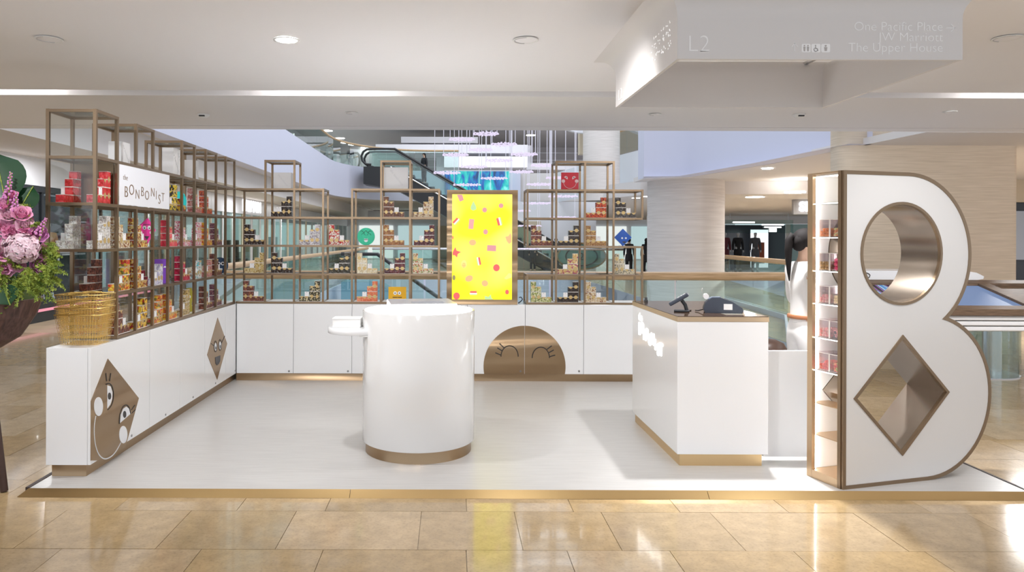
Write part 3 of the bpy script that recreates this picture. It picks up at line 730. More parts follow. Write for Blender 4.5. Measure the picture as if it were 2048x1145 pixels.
# big kite face
kpts = [Q(215, 718), Q(277, 797), Q(250, 896)]+[(Q(187, 933)[0]+.05, CB+.002), (CY0+.004, CB+.03), (CY0+.004, Q(186, 801)[1])]
mb = MB(); flat(mb, kpts, 0, .003, ML); kf = obj('kite_face', mb, M_bronze, t)
mw = MB(); md = MB()
def P2(*pp): return [Q(*p) for p in pp]
def zq(x, y): return Q(x*.34925, 600+y*.34935)        # from a 1403x1145 crop of the photo area 0..490, 600..1000
flat(mw, [zq(x, y) for x, y in [(560+25*math.cos(a), 612+54*math.sin(a)) for a in [i*PI/14 for i in range(28)]]], .003, .006, ML)
flat(mw, [zq(x, y) for x, y in [(702+23*math.cos(a), 773+50*math.sin(a)) for a in [i*PI/14 for i in range(28)]]], .003, .006, ML)
flat(mw, [zq(*p) for p in ((611, 490), (630, 497), (640, 530), (638, 570), (628, 600), (611, 622))], .003, .005, ML)
flat(mw, [zq(*p) for p in ((684, 706), (688, 660), (702, 625), (720, 612), (735, 625), (742, 655))], .003, .005, ML)
stroke(mw, [zq(*p) for p in ((545, 668), (537, 720), (537, 780), (545, 840), (562, 885), (585, 908), (610, 910), (640, 893), (665, 862), (688, 820))], .008, .003, .005, ML)
flat(md, [zq(622+9*math.cos(a), 552+20*math.sin(a)) for a in [i*PI/10 for i in range(20)]], .005, .007, ML)
flat(md, [zq(709+9*math.cos(a), 657+20*math.sin(a)) for a in [i*PI/10 for i in range(20)]], .005, .007, ML)
for l in (((605, 485), (622, 480), (638, 497), (646, 535), (643, 580), (630, 612), (613, 630)), ((603, 422), (607, 465)), ((631, 422), (624, 466)), ((680, 710), (683, 660), (700, 615), (720, 603), (737, 620), (745, 652)), ((768, 605), (750, 630)), ((772, 630), (754, 648))):
    stroke(md, [zq(*p) for p in l], .006, .003, .006, ML)
obj('face_white_print', mw, M_face_w, kf); obj('face_line_print', md, M_face_d, kf)
# small kite face with glasses
mb = MB(); kpts = P2((435, 636), (454, 688), (434, 760), (414, 710)); flat(mb, kpts, 0, .003, ML); kf = obj('kite_face', mb, M_bronze, t)
mw = MB(); md = MB()
for cx in (1232, 1258):
    e = [zq(cx+8*math.cos(a), 268+31*math.sin(a)-(8 if cx > 1240 else 0)) for a in [i*PI/12 for i in range(25)]]
    flat(mw, [zq(cx+6*math.cos(a), 270+22*math.sin(a)-(8 if cx > 1240 else 0)) for a in [i*PI/10 for i in range(20)]], .003, .005, ML); stroke(md, e, .006, .003, .006, ML)
    flat(md, [zq(cx+2.5*math.cos(a), 276+9*math.sin(a)-(8 if cx > 1240 else 0)) for a in [i*PI/8 for i in range(16)]], .005, .007, ML)
stroke(md, [zq(1224, 265), zq(1206, 250)], .006, .003, .006, ML); stroke(md, [zq(1266, 250), zq(1285, 208)], .006, .003, .006, ML)
flat(md, [zq(*p) for p in ((1229, 330), (1259, 318), (1258, 350), (1250, 368), (1240, 376), (1232, 366))], .003, .006, ML)
obj('face_white_print', mw, M_face_w, kf); obj('face_line_print', md, M_face_d, kf)

BY = 8.11
t = thing('display_cabinet', (-.15, BY, PLAT), 'long white back cabinet with a bronze half-round sleeping face', 'cabinet'); BC = t
mb = MB(); mb.box(CX1+.001, 2.09, BY+.02, 8.47, CB, CZ); obj('body', mb, M_white, t, bevel=.002)
mb = MB(); mb.box(CX1+.001, 2.09, BY+.012, 8.44, PLAT+.0005, CB); obj('plinth', mb, M_bronze, t)
xs = [-2.385]+[(px-900)*BY/1450 for px in (587.5, 704.5, 821, 935, 1051, 1168)]+[2.09]
BD = seam_doors(t, 'y', BY, xs, CB+.003, CZ, .019)
for k, px in enumerate((578, 696, None, None, 1041, 1158)):
    if px:
        p = at(px, 743, Y=BY); mb = MB(); mb.cyl((p.x, BY-.0045, p.z), (p.x, BY, p.z), .011, n=14); obj('lock', mb, LOCK, BD[k])
p = at(1049, 734, Y=BY); rr = 82*BY/1450; zc = p.z
a0 = math.asin((CB+.004-zc)/rr)
for half in (0, 1):
    mb = MB(); ang = [a0+(PI/2-a0)*i/24 for i in range(25)] if not half else [PI/2+(PI/2-a0)*i/24 for i in range(25)]
    g = .002 if not half else -.002
    pts = [(p.x+max(g, rr*math.cos(a)) if not half else p.x+min(g, rr*math.cos(a)), zc+rr*math.sin(a)) for a in ang]+([(p.x+g, CB+.004)])
    mb.prism(pts, BY-.004, BY, 'y'); o = obj('half_round_face', mb, M_bronze, t)
    md = MB(); fx = frame((0, BY-.004, 0), (1, 0, 0), (0, 0, 1))
    W = lambda zx, zy: (lambda q: (q.x, q.z))(at(940+zx*.17578, 600+zy*.17575, Y=BY))
    cx = (450, 805)[1-half]; cy = (620, 636)[1-half]
    stroke(md, [W(cx+98*math.cos(a), cy+25-122*math.sin(a)) for a in [PI*i/20*1.0 for i in range(0, 21)]] , .010, 0, .003, fx)
    for l in ((((353, 630), (290, 604)), ((362, 580), (312, 548)), ((385, 545), (338, 500))) if half else (((905, 648), (966, 630)), ((900, 600), (950, 572)), ((877, 563), (927, 525)))):
        stroke(md, [W(*q) for q in l], .011, 0, .003, fx)
    obj('eyelash_print', md, M_face_d, o)

# ================================================================== ROUND WHITE PODIUM
pc = Vector((-.235, 5.52, PLAT))
t = thing('round_podium', pc, 'white glossy cylinder podium with bronze foot in the middle of the stand', 'podium')
mb = MB(); mb.lathe([(.40, 0), (.40, .085)], pc, 72); obj('plinth', mb, M_bronze, t)
mb = MB(); mb.lathe([(.421, .0855), (.424, .09), (.424, 1.052), (.419, 1.058)], pc, 96); obj('body', mb, M_cyl, t)
mb = MB(); mb.lathe([(.10, 1.0585), (.405, 1.0585), (.405, 1.062)], pc, 72); obj('light_panel', mb, emis('light_panel', (.95, .98, 1.04), 12), t)
dc = Vector((-.70, 5.50, .925))
mb = MB(); mb.lathe([(.215, 0), (.222, .004), (.222, .044), (.216, .048)], dc, 56); obj('side_shelf', mb, M_white, t, bevel=0)
mb = MB(); mb.box(-.66, -.60, 5.30, 5.70, .915, .924); obj('bracket', mb, M_white_m, t)
t = thing('sample_box', (-.80, 5.5, .9735), 'small white box lying on the round side shelf of the podium', 'box')
mb = MB(); mb.box(-.87, -.665, 5.38, 5.53, .9735, 1.035); obj('box_body', mb, M_white_m, t, bevel=.003)
mb = MB(); mb.box(-.873, -.662, 5.377, 5.533, 1.0353, 1.043); obj('lid', mb, M_white_m, t, bevel=.002)
t = thing('display_plate', (-.22, 5.52, 1.1025), 'low white block with a mirror-like sheet on top of the podium', 'display block')
Mr = Matrix.Translation((-.22, 5.52, 0)) @ Matrix.Rotation(.14, 4, 'Z')
mb = MB(); mb.box(-.245, .245, -.235, .235, 1.1025, 1.156, 0, Mr); obj('block', mb, mat('lit_acrylic_block', (.9, .9, .9), .3, emit=(.97, .98, 1), es=1.0), t, bevel=.004)
mb = MB(); mb.box(-.242, .242, -.232, .232, 1.1562, 1.160, 0, Mr); obj('mirror_sheet', mb, mat('mirror_sheet', (.8, .81, .84), .25, .6), t)
mb = MB(); mb.box(-.08, .16, -.16, -.02, 1.1602, 1.1612, 0, Mr); obj('grey_sheet', mb, mat('flat_grey', (.35, .37, .42), .3), t)  # thin grey rectangle on the mirror sheet

# ================================================================== CASH COUNTER
KX0, KX1, KY0, KY1 = 1.605, 2.245, 5.105, 6.36
t = thing('cash_counter', (1.92, 5.7, PLAT), 'white cash counter with dark bronze top and glowing shop name on its side', 'counter')
mb = MB(); mb.box(KX0+.02, KX1-.04, KY0+.012, KY1-.02, PLAT+.0005, .122); obj('plinth', mb, mat('gold_plinth', (.72, .52, .28), .3, .9), t)
mb = MB(); mb.box(KX0, KX1, KY0, KY1, .1225, 1.058); obj('body', mb, M_white, t, bevel=.003)
mb = MB(); mb.box(KX0-.003, KX1+.003, KY0-.003, KY1+.003, 1.0585, 1.092); obj('top_edge', mb, M_bronze_l, t)
mb = MB(); mb.box(KX0, KX1, KY0, KY1, 1.0925, 1.097); obj('glass_top', mb, mat('dark_bronze_glass', (.10, .055, .03), .08, .4), t)
FK = lambda y, z: frame((KX0-.0005, y, z), (0, -1, 0), (0, 0, 1))
mb = MB(); S = .11
add_text(mb, 'the', .085, FK(6.10, .955), .002, .003)
for i, (ch, dz, sz) in enumerate(zip('BONBONIST', (0, .03, -.012, .012, -.02, .0, -.02, -.045, -.03), (.135, .12, .125, .115, .12, .125, .11, .125, .13))):
    add_text(mb, ch, sz, FK(6.12-.078*i*1.0, .835+dz-.006*i), .0045, .004)
obj('lit_lettering', mb, M_lettr, t)
mb = MB(); mb.box(1.98, 2.2, 5.2, 5.30, 1.0972, 1.0985); solo('receipt_tray', mb, mat('pale_glass_tray', (.6, .55, .45), .1, .6), 'pale flat tray lying on the front right corner of the counter', 'tray', bevel=.0005)
# card terminals
def terminal(loc, rz, label, scr):
    t = thing('card_terminal', loc, label, 'card machine', 'card machines on the cash counter'); M = Matrix.Translation(loc) @ Matrix.Rotation(rz, 4, 'Z')
    pr = [(-.13, 0), (.125, 0), (.138, .016), (.128, .040), (.06, .082), (-.02, .112), (-.085, .108), (-.125, .075), (-.14, .03)]
    mb = MB(); mb.prism(pr, -.045, .045, 'y', 0, M); obj('body', mb, M_slate, t, bevel=.014, seg=4)
    mb = MB(); mb.prism([(.0, .1052), (.06, .0835), (.125, .0425), (.12, .038)], -.034, .034, 'y', 0, M); obj('keypad', mb, M_black, t)
    mb = MB(); mb.prism([(-.10, .094), (-.075, .1095), (-.02, .1135), (-.02, .117), (-.08, .114), (-.108, .098)], -.032, .032, 'y', 0, M); obj('paper_cover', mb, mat('blue_grey_cover', (.12, .15, .2), .3), t)
    mb = MB(); mb.cyl(M @ Vector((-.12, -.03, .118)), M @ Vector((-.12, .03, .118)), .02, n=14); mb.sheet([[M @ Vector((-.12-.03*math.sin(a*2), y, .118+.055*a)) for y in (-.028, .028)] for a in (0, .3, .6, .9, 1.1)]); obj('receipt_paper', mb, M_paper, t)
    mb = MB(); mb.box(.0, .06, -.0475, -.0455, .025, .068, 0, M); obj('sticker', mb, M_paper, t)
    mb = MB(); mb.tube([M @ Vector(q) for q in ((-.14, 0, .02), (-.17, .02, .008), (-.19, .06, .006))], .004, 6); obj('cable', mb, M_black, t)
    return t
terminal(Vector((2.02, 5.36, 1.0975)), -.25, 'larger slate card terminal with white receipt roll, right of the tilted keypad', 0)
t = thing('card_keypad', (1.74, 5.42, 1.0975), 'smaller dark card keypad tilted up on a stand at the counter edge', 'card machine', 'card machines on the cash counter')
M = Matrix.Translation((1.74, 5.42, 1.0975)) @ Matrix.Rotation(-.35, 4, 'Z')
mb = MB(); mb.box(-.06, .05, -.035, .035, 0, .012, 0, M); obj('foot', mb, M_black, t, bevel=.003)
mb = MB(); mb.tube([M @ Vector(p) for p in ((.03, 0, .012), (.02, 0, .05), (-.005, 0, .085))], .014, 8); obj('stand', mb, M_black, t)
M2 = M @ Matrix.Translation((-.02, 0, .095)) @ Matrix.Rotation(-.55, 4, 'Y')
mb = MB(); mb.box(-.085, .07, -.04, .04, -.014, .014, 0, M2); obj('keypad_body', mb, M_slate, t, bevel=.007)
mb = MB(); mb.box(-.07, -.02, -.03, .03, .0142, .0155, 0, M2); obj('screen', mb, mat('grey_screen', (.4, .43, .42), .2), t)
mb = MB()
for i in range(3):
    for j in range(3): mb.box(-.008+.022*i, .006+.022*i, -.028+.02*j, -.013+.02*j, .0142, .0165, 0, M2)
obj('keys', mb, M_paper, t)
mb = MB(); mb.tube([(1.78, 5.44, 1.102), (1.83, 5.50, 1.101), (1.81, 5.47, 1.102), (1.80, 5.46, 1.102)], .004, 6); obj('cable', mb, M_black, t)
t = thing('counter_sensor', (1.70, 6.28, 1.0975), 'tiny dark knob standing at the far corner of the counter top', 'device')
mb = MB(); mb.lathe([(.016, 0), (.016, .012), (.010, .022), (.014, .034), (.001, .04)], (1.70, 6.28, 1.0975), 14); obj('knob', mb, M_black, t)
# swing gate
t = thing('swing_gate', (2.28, 5.25, .07), 'low white swing gate between the cash counter and the giant letter', 'gate')
mb = MB(); mb.box(2.26, 2.60, 5.22, 5.25, .075, .838); obj('gate_panel', mb, M_white, t, bevel=.002)
mb = MB(); mb.box(2.245, 2.262, 5.222, 5.248, .3, .36); mb.box(2.245, 2.262, 5.222, 5.248, .6, .66); obj('hinge', mb, M_steel, t)

# ================================================================== GIANT LETTER B
B0 = Vector((2.515, 4.63)); BTH = math.radians(16.0); BD_ = .298
MBm = Matrix.Translation((B0.x, B0.y, PLAT)) @ Matrix.Rotation(BTH, 4, 'Z')     # local: x = s along face, y = depth, z up
BH = 2.045
def b_outline(off=0.0, n=30):
    ru, su, zu = .545-off, .525, 1.50; rl, sl, zl = .553-off, .70, .553
    pts = [(off, off), (sl, off)]
    # lower lobe arc from -90 to the waist, upper from the waist to +90
    d = math.hypot(su-sl, zu-zl); base = math.atan2(zu-zl, su-sl)
    al = math.acos((d*d+rl*rl-ru*ru)/(2*d*rl)); au = math.acos((d*d+ru*ru-rl*rl)/(2*d*ru))
    a1 = base-al
    pts += [(sl+rl*math.cos(-PI/2+(a1+PI/2)*i/n), zl+rl*math.sin(-PI/2+(a1+PI/2)*i/n)) for i in range(1, n+1)]
    a2 = base-PI+au
    pts += [(su+ru*math.cos(a2+(PI/2-a2)*i/n), zu+ru*math.sin(a2+(PI/2-a2)*i/n)) for i in range(1, n+1)]
    return pts+[(off, BH-off)]
CH, RH = (.475, 1.51), .322
DC, DR = (.482, .578), .372
circ = disc_pts(CH[0], CH[1], RH, 56); circ_o = disc_pts(CH[0], CH[1], RH+.018, 56)
dia = [(DC[0], DC[1]-DR), (DC[0]+DR, DC[1]), (DC[0], DC[1]+DR), (DC[0]-DR, DC[1])]
k = 1+.026/DR; dia_o = [(DC[0]+(p[0]-DC[0])*k, DC[1]+(p[1]-DC[1])*k) for p in dia]
t = thing('giant_letter', (B0.x, B0.y, PLAT), 'man-high white letter B in a bronze rim, with round and diamond openings', 'sign letter')
out = b_outline(); inn = b_outline(.024)
mb = MB(); mb.prism(inn, .004, .014, 'y', 0, MBm, holes=[circ_o, dia_o]); obj('face_panel', mb, mat('letter_white', (.82, .80, .78), .18, coat=.4), t)
mb = MB(); mb.prism(out, 0, .016, 'y', 0, MBm, holes=[inn]); obj('rim', mb, M_bronze_d, t)
mb = MB(); mb.prism(circ_o, -.003, .02, 'y', 0, MBm, holes=[circ], smooth=True); obj('round_rim', mb, M_bronze_d, t)
mb = MB(); mb.prism(dia_o, -.003, .02, 'y', 0, MBm, holes=[dia]); obj('diamond_rim', mb, M_bronze_d, t)
M_tun = mat('tunnel_bronze', (.38, .32, .265), .25, 1.0)
mb = MB(); mb.prism(disc_pts(CH[0], CH[1], RH+.008, 56), .018, BD_+.004, 'y', 0, MBm, holes=[circ], smooth=True); obj('round_tunnel', mb, M_tun, t)
kk = 1+.012/DR; dm = [(DC[0]+(p[0]-DC[0])*kk, DC[1]+(p[1]-DC[1])*kk) for p in dia]
mb = MB(); mb.prism(dm, .018, BD_+.004, 'y', 0, MBm, holes=[dia]); obj('diamond_tunnel', mb, M_tun, t)
mb = MB(); mb.prism(b_outline(.003), BD_-.012, BD_, 'y', 0, MBm, holes=[disc_pts(CH[0], CH[1], RH+.0085, 56), dm]); obj('back_panel', mb, M_white_m, t)
# outer skin without the spine side
def skin(o1):
    mb = MB(); pts = b_outline(.003); n = len(pts)
    vo = [(p[0], .016, p[1]) for p in pts]+[(p[0], BD_-.012, p[1]) for p in pts]
    mb.add(vo, [(i, i+1, n+i+1, n+i) for i in range(n-1)], 0, True, MBm); return mb
obj('outer_skin', skin(0), M_bronze_d, t)
# spine: bronze frame, bright cavity, shelves
def lb(mb, x0, x1, y0, y1, z0, z1): mb.box(x0, x1, y0, y1, z0, z1, 0, MBm)
mb = MB(); lb(mb, -.006, .022, .0165, .042, 0, BH); obj('spine_post', mb, M_bronze_d, t)
mb = MB(); lb(mb, -.006, .022, BD_-.04, BD_+.004, 0, BH); obj('spine_post', mb, M_bronze_l, t)
mb = MB(); lb(mb, -.006, .022, .0425, BD_-.041, 0, .055); obj('spine_rail', mb, M_bronze_l, t)
mb = MB(); lb(mb, -.006, .022, .0425, BD_-.041, BH-.012, BH); obj('spine_rail', mb, M_bronze_l, t)
M_cav = mat('cavity_white', (.90, .90, .90), .5)
def smax(z):
    m = .30
    if abs(z-CH[1]) < RH+.012: m = min(m, CH[0]-math.sqrt(max(0, (RH+.012)**2-(z-CH[1])**2)))
    if abs(z-DC[1]) < DR+.016: m = min(m, DC[0]-(DR+.016-abs(z-DC[1])))
    return m
zz = [.055+(BH-.075)*i/90 for i in range(91)]
cav = [(.0225, .055)]+[(smax(z), z) for z in zz]+[(.0225, BH-.02)]
mb = MB(); mb.prism(cav, BD_-.022, BD_-.013, 'y', 0, MBm); obj('cavity_back', mb, M_cav, t)
mb = MB(); mb.prism(cav, .0175, .024, 'y', 0, MBm); obj('cavity_front', mb, M_cav, t)
mb = MB(); lb(mb, .022, .30, .03, BD_-.025, BH-.022, BH-.014); obj('cavity_top', mb, M_cav, t)
mb = MB(); lb(mb, .022, .30, .03, BD_-.025, .045, .055); obj('cavity_floor', mb, M_bronze_l, t)
M_cavb = mat('cavity_bronze', (.70, .58, .44), .35, .6)
for z0, z1 in ((.056, .21), (.21, .575-.33), (.96, 1.17), (1.845, 2.02)):
    mb = MB(); lb(mb, .262, .272, .025, BD_-.025, z0, z1); obj('cavity_divider', mb, M_cavb, t)
SZ = []
for px_py in (408, 475, 541, 606, 673, 738, 803, 866):
    p = at(1617, px_py, Y=4.90); SZ.append(p.z-PLAT)
for i, z in enumerate(SZ):
    low = i >= 6
    depth = .25
    if abs(z-CH[1]) < RH: depth = min(depth, CH[0]-math.sqrt(max(0, (RH+.02)**2-(z-CH[1])**2))-.004)
    if abs(z-DC[1]) < DR: depth = min(depth, DC[0]-(DR-abs(z-DC[1]))-.03)
    mb = MB(); lb(mb, .012, depth, .026, BD_-.024, z-.005, z); obj('shelf', mb, M_bronze_l if low else M_shelf, t)
    if not low:
        mb = MB()
        for q in range(16):
            y = .042+.216*q/15; lb(mb, .004, .0115, y-.005, y+.005, z-.006, z-.001)
        obj('led_strip', mb, M_led, t)
mb = MB()
for q in range(16):
    y = .042+.216*q/15; lb(mb, .024, .032, y-.005, y+.005, BH-.028, BH-.0225)
obj('led_strip', mb, M_led, t)
mb = MB(); lb(mb, .0235, .031, BD_-.036, BD_-.024, .06, BH-.03); obj('led_strip', mb, emis('led_soft', (1, .97, .94), 16), t)
mb = MB(); lb(mb, .0225, .031, .026, .038, .06, BH-.03); obj('led_strip', mb, emis('led_soft2', (1, .97, .94), 16), t)
# acrylic candy bins
def sweets_mat(name, cs, rough=.3):
    m = mat(name, cs[0], rough); oi = N(m, 'ShaderNodeTexVoronoi'); oi.inputs['Scale'].default_value = 60
    L(m, coords(m), oi.inputs['Vector']); sp = N(m, 'ShaderNodeSeparateColor'); L(m, oi.outputs['Color'], sp.inputs[0])
    r = N(m, 'ShaderNodeValToRGB'); r.color_ramp.interpolation = 'CONSTANT'; n = len(cs)
    r.color_ramp.elements[0].color = (*cs[0], 1); r.color_ramp.elements[1].position = 1/n if n > 1 else 1; r.color_ramp.elements[1].color = (*cs[min(1, n-1)], 1)
    for i in range(2, n): e = r.color_ramp.elements.new(i/n); e.color = (*cs[i], 1)
    L(m, sp.outputs[0], r.inputs[0]); L(m, r.outputs[0], BS(m).inputs['Base Color']); return m
BIN = [('orange jelly', 'orange and lime jelly', [(.85, .32, .12), (.9, .42, .2)], [(.85, .4, .2), (.6, .7, .3), (.85, .75, .6)]),
       ('gold nut ball', 'bright pink ball', [(.55, .36, .13), (.62, .42, .2)], [(.8, .08, .22), (.85, .15, .3)]),
       ('dusty pink jelly', 'pale yellow jelly', [(.75, .32, .32), (.7, .45, .38)], [(.9, .75, .4), (.85, .65, .45)]),
       ('pink jelly', 'dark speckled', [(.8, .25, .25), (.75, .4, .35)], [(.06, .04, .06), (.7, .25, .25)]),
       ('red strawberry', 'red and green jelly', [(.75, .06, .05), (.8, .14, .08)], [(.7, .05, .04), (.35, .55, .1), (.8, .3, .1)])]
for lv, (zi, names) in enumerate(zip((1, 2, 3, 4, 5), BIN)):
    for j in range(2):
        # j = 0 far bin (seen on the left), j = 1 near bin
        y0 = .154 if j == 0 else .036; y1 = y0+.114; z0 = SZ[zi]+.001; x0 = .033
        x1 = {0: .15, 1: .11, 2: .115, 3: .20, 4: .185}[lv]
        c = MBm @ Vector(((x0+x1)/2, (y0+y1)/2, z0))
        tb = thing('candy_bin', c, 'clear bin of %s sweets, %s bin shelf of the giant letter' % (names[j], ORD[lv]), 'candy bin', 'candy bins in the letter spine')
        mb = MB(); h = .118; w_ = .004
        lb(mb, x0, x1, y0, y1, z0, z0+w_)
        for a in ((x0, x0+w_, y0, y1), (x1-w_, x1, y0, y1), (x0+w_, x1-w_, y0, y0+w_), (x0+w_, x1-w_, y1-w_, y1)): lb(mb, *a, z0+w_, z0+h)
        obj('bin_wall', mb, M_acr, tb)
        mb = MB()
        for a in ((x0-.0005, x0+.003, y0-.0005, y0+.003), (x0-.0005, x0+.003, y1-.003, y1+.0005)): lb(mb, *a, z0, z0+h)
        lb(mb, x0-.0005, x0+.003, y0, y1, z0+h-.003, z0+h+.0005); obj('bin_edge', mb, M_edge, tb)
        mb = MB(); rs = .011 if (lv, j) != (1, 1) else .015; q = random.Random(lv*2+j)
        nx = max(2, int((x1-x0-.01)/(2*rs))); ny = int((y1-y0-.01)/(2*rs))
        for kz in range(3):
            for a in range(nx):
                for b in range(ny):
                    if kz == 2 and q.random() < .3: continue
                    cc = MBm @ Vector((x0+.006+rs+a*2*rs*.96+q.uniform(-.002, .002), y0+.007+rs+b*2*rs*.97+q.uniform(-.002, .002), z0+w_+rs+kz*rs*1.65))
                    mb.ball(cc, rs*.98, 7, 5)
        obj('sweets', mb, sweets_mat('sweets_%d_%d' % (lv, j), names[2+j]), tb, kind='stuff')
        if j == 0 or j == 1:
            mb = MB(); lb(mb, x0+.02, x0+.05, (y0+y1)/2-.012, (y0+y1)/2+.012, z0+h-.03, z0+h+.012) if j == 1 and lv in (0, 1) else None
            if mb.v: obj('scoop', mb, M_acr, tb)

# ================================================================== YELLOW SCREEN
SY = 8.13
a = at(894, 380.5, Y=SY); b = at(1034.5, 609, Y=SY); i0 = at(904.5, 389, Y=SY); i1 = at(1023.5, 599.5, Y=SY)
t = thing('display_screen', ((a.x+b.x)/2, SY, CZ), 'upright yellow advertising screen with sweets, in a bronze frame on the back cabinet', 'screen')
zb = CZ+.001
fr = [(a.x, zb), (b.x, zb), (b.x, a.z), (a.x, a.z)]; inr = [(i0.x, i1.z), (i1.x, i1.z), (i1.x, i0.z), (i0.x, i0.z)]
names = ['bottom', 'right', 'top', 'left']
for k in range(4):
    mb = MB(); mb.prism([fr[k], fr[(k+1) % 4], inr[(k+1) % 4], inr[k]], SY-.03, SY+.03, 'y'); obj('frame_bar', mb, M_bronze if k in (0, 2) else M_bronze, t)
mb = MB(); mb.box(a.x+.01, b.x-.01, SY+.0305, SY+.06, zb+.01, a.z-.01); obj('rear_case', mb, M_black, t)
my = emis('screen_yellow', (1.0, .93, .02), .95)
g = N(my, 'ShaderNodeTexGradient'); tc = N(my, 'ShaderNodeTexCoord'); mp = N(my, 'ShaderNodeMapping'); mp.inputs['Rotation'].default_value = (0, PI/2, 0); mp.inputs['Scale'].default_value = (1, 1, 1)
nz = N(my, 'ShaderNodeTexNoise'); nz.inputs['Scale'].default_value = 1.6; nz.inputs['Detail'].default_value = 1; L(my, tc.outputs['Object'], nz.inputs['Vector'])
rp = N(my, 'ShaderNodeValToRGB'); rp.color_ramp.elements[0].position = .42; rp.color_ramp.elements[0].color = (1, .90, 0, 1); rp.color_ramp.elements[1].position = .68; rp.color_ramp.elements[1].color = (1, .93, .22, 1)
L(my, nz.outputs['Fac'], rp.inputs[0]); L(my, rp.outputs[0], BS(my).inputs['Emission Color'])
mb = MB(); mb.box(i0.x, i1.x, SY-.012, SY+.01, i1.z, i0.z); scr = obj('screen_glass', mb, my, t)
FS = frame((0, SY-.0125, 0), (1, 0, 0), (0, 0, 1))
S = lambda zx, zy: (lambda q: (q.x, q.z))(at(880+zx*.23578, 360+zy*.2358, Y=SY))
cols = {'p': (.62, .26, .28), 'r': (.85, .10, .10), 'o': (.95, .42, .18), 'g': (.42, .62, .30), 'w': (.9, .88, .8), 'd': (.25, .22, .08), 'y': (.95, .72, .2), 'k': (.9, .32, .30), 'dg': (.2, .4, .2)}
CM = {k: emis('sweet_print_'+k, c, .9) for k, c in cols.items()}
def pic(c, pts): mb = MB(); flat(mb, [S(*p) for p in pts], 0, .0015, FS); obj('sweet_picture', mb, CM[c], scr)
def rot(cx, cy, pts, a):
    c, s = math.cos(a), math.sin(a); return [(cx+x*c-y*s, cy+x*s+y*c) for x, y in pts]
def ell(cx, cy, rx, ry, a=0, n=18): return rot(cx, cy, [(rx*math.cos(2*PI*i/n), ry*math.sin(2*PI*i/n)) for i in range(n)], a)
def star(cx, cy, r, a=0): return rot(cx, cy, [((r if i % 2 == 0 else r*.42)*math.sin(PI*i/5), -(r if i % 2 == 0 else r*.42)*math.cos(PI*i/5)) for i in range(10)], a)
def rc(cx, cy, w_, h_, a=0): return rot(cx, cy, [(-w_/2, -h_/2), (w_/2, -h_/2), (w_/2, h_/2), (-w_/2, h_/2)], a)
pic('p', [(143, 126), (188, 126), (202, 172), (168, 186)]); pic('g', [(283, 182), (305, 225), (308, 250), (283, 262), (260, 250), (262, 225)])
pic('p', ell(378, 256, 20, 21)); pic('p', ell(517, 220, 20, 20)); pic('k', rc(265, 375, 42, 84, .1)); pic('p', ell(386, 442, 20, 22)); pic('o', ell(276, 532, 30, 26)); pic('p', rc(437, 580, 76, 50, .05))
pic('o', [(597, 450), (606, 475), (606, 530), (585, 545), (565, 520), (552, 482), (578, 478)]); pic('r', [(107, 615), (130, 570), (140, 600), (178, 612), (150, 630), (145, 660), (125, 640), (107, 640)])
pic('y', ell(203, 715, 24, 34)); pic('o', ell(202, 725, 17, 22)); pic('r', ell(478, 746, 28, 30)); pic('o', ell(246, 837, 34, 26, -.4)); pic('o', ell(380, 878, 28, 26, .5)); pic('y', [(543, 835), (585, 790), (606, 800), (606, 828), (560, 845)])
pic('r', ell(568, 952, 16, 20)); pic('g', [(380, 985), (410, 993), (430, 972), (434, 1000), (450, 1014), (380, 1014)]); pic('r', ell(140, 985, 28, 30)); pic('d', ell(118, 830, 13, 22)); pic('r', ell(109, 490, 5, 16))
for cx, cy, a, w_, h_ in ((135, 350, .75, 30, 62), (500, 355, -.25, 34, 70), (330, 690, 2.95, 28, 70), (283, 958, 1.57, 30, 62)):
    for i, c in enumerate(('r', 'w', 'g')):
        ww = w_*(.55, .32, .22)[i]; offx = (-.22, .24, .52)[i]*w_
        pic(c, rot(cx, cy, [(offx-ww/2, -h_/2+abs(i-1)*3), (offx+ww/2, -h_/2+abs(i-1)*3), (offx+ww/2, h_/2-abs(i-1)*3), (offx-ww/2, h_/2-abs(i-1)*3)], a))
mb = MB(); mb.tube([(b.x+.03, 8.3, CZ+.004), (b.x+.05, 8.26, CZ+.02), (b.x+.07, 8.24, CZ+.05), (b.x+.05, 8.23, CZ+.075), (b.x+.03, 8.23, CZ+.07)], .006, 6)
solo('power_cable', mb, M_black, 'short black cable loop on the cabinet beside the yellow screen', 'cable')

# ================================================================== MALL DIRECTORY TABLE behind the letter
t = thing('directory_table', (5.75, 8.6, 0), 'wood-framed touch screen directory table on a glass drum behind the letter', 'directory kiosk')
M_wood = mat('dark_wood_frame', (.14, .085, .05), .55); noise_mix(M_wood, (.10, .06, .035), (.20, .125, .075), 4, coords(M_wood, (2, 30, 30)), 5)
def tilt(y): return .90+(y-7.75)*.26
def slab(mb, x0, x1, y0, y1, lo, hi):
    vs = [(x0, y0, tilt(y0)+lo), (x1, y0, tilt(y0)+lo), (x1, y1, tilt(y1)+lo), (x0, y1, tilt(y1)+lo), (x0, y0, tilt(y0)+hi), (x1, y0, tilt(y0)+hi), (x1, y1, tilt(y1)+hi), (x0, y1, tilt(y1)+hi)]
    mb.add(vs, [(0,3,2,1),(4,5,6,7),(0,1,5,4),(1,2,6,5),(2,3,7,6),(3,0,4,7)])
for x0, x1, y0, y1 in ((4.6, 7.0, 7.75, 7.87), (4.6, 7.0, 8.62, 8.75), (6.28, 6.42, 7.87, 8.62), (5.27, 5.36, 7.87, 8.62), (6.9, 7.0, 7.87, 8.62), (4.6, 4.7, 7.87, 8.62)):
    mb = MB(); slab(mb, x0, x1, y0, y1, -.07, .0); obj('frame_bar', mb, M_wood, t, bevel=.004)
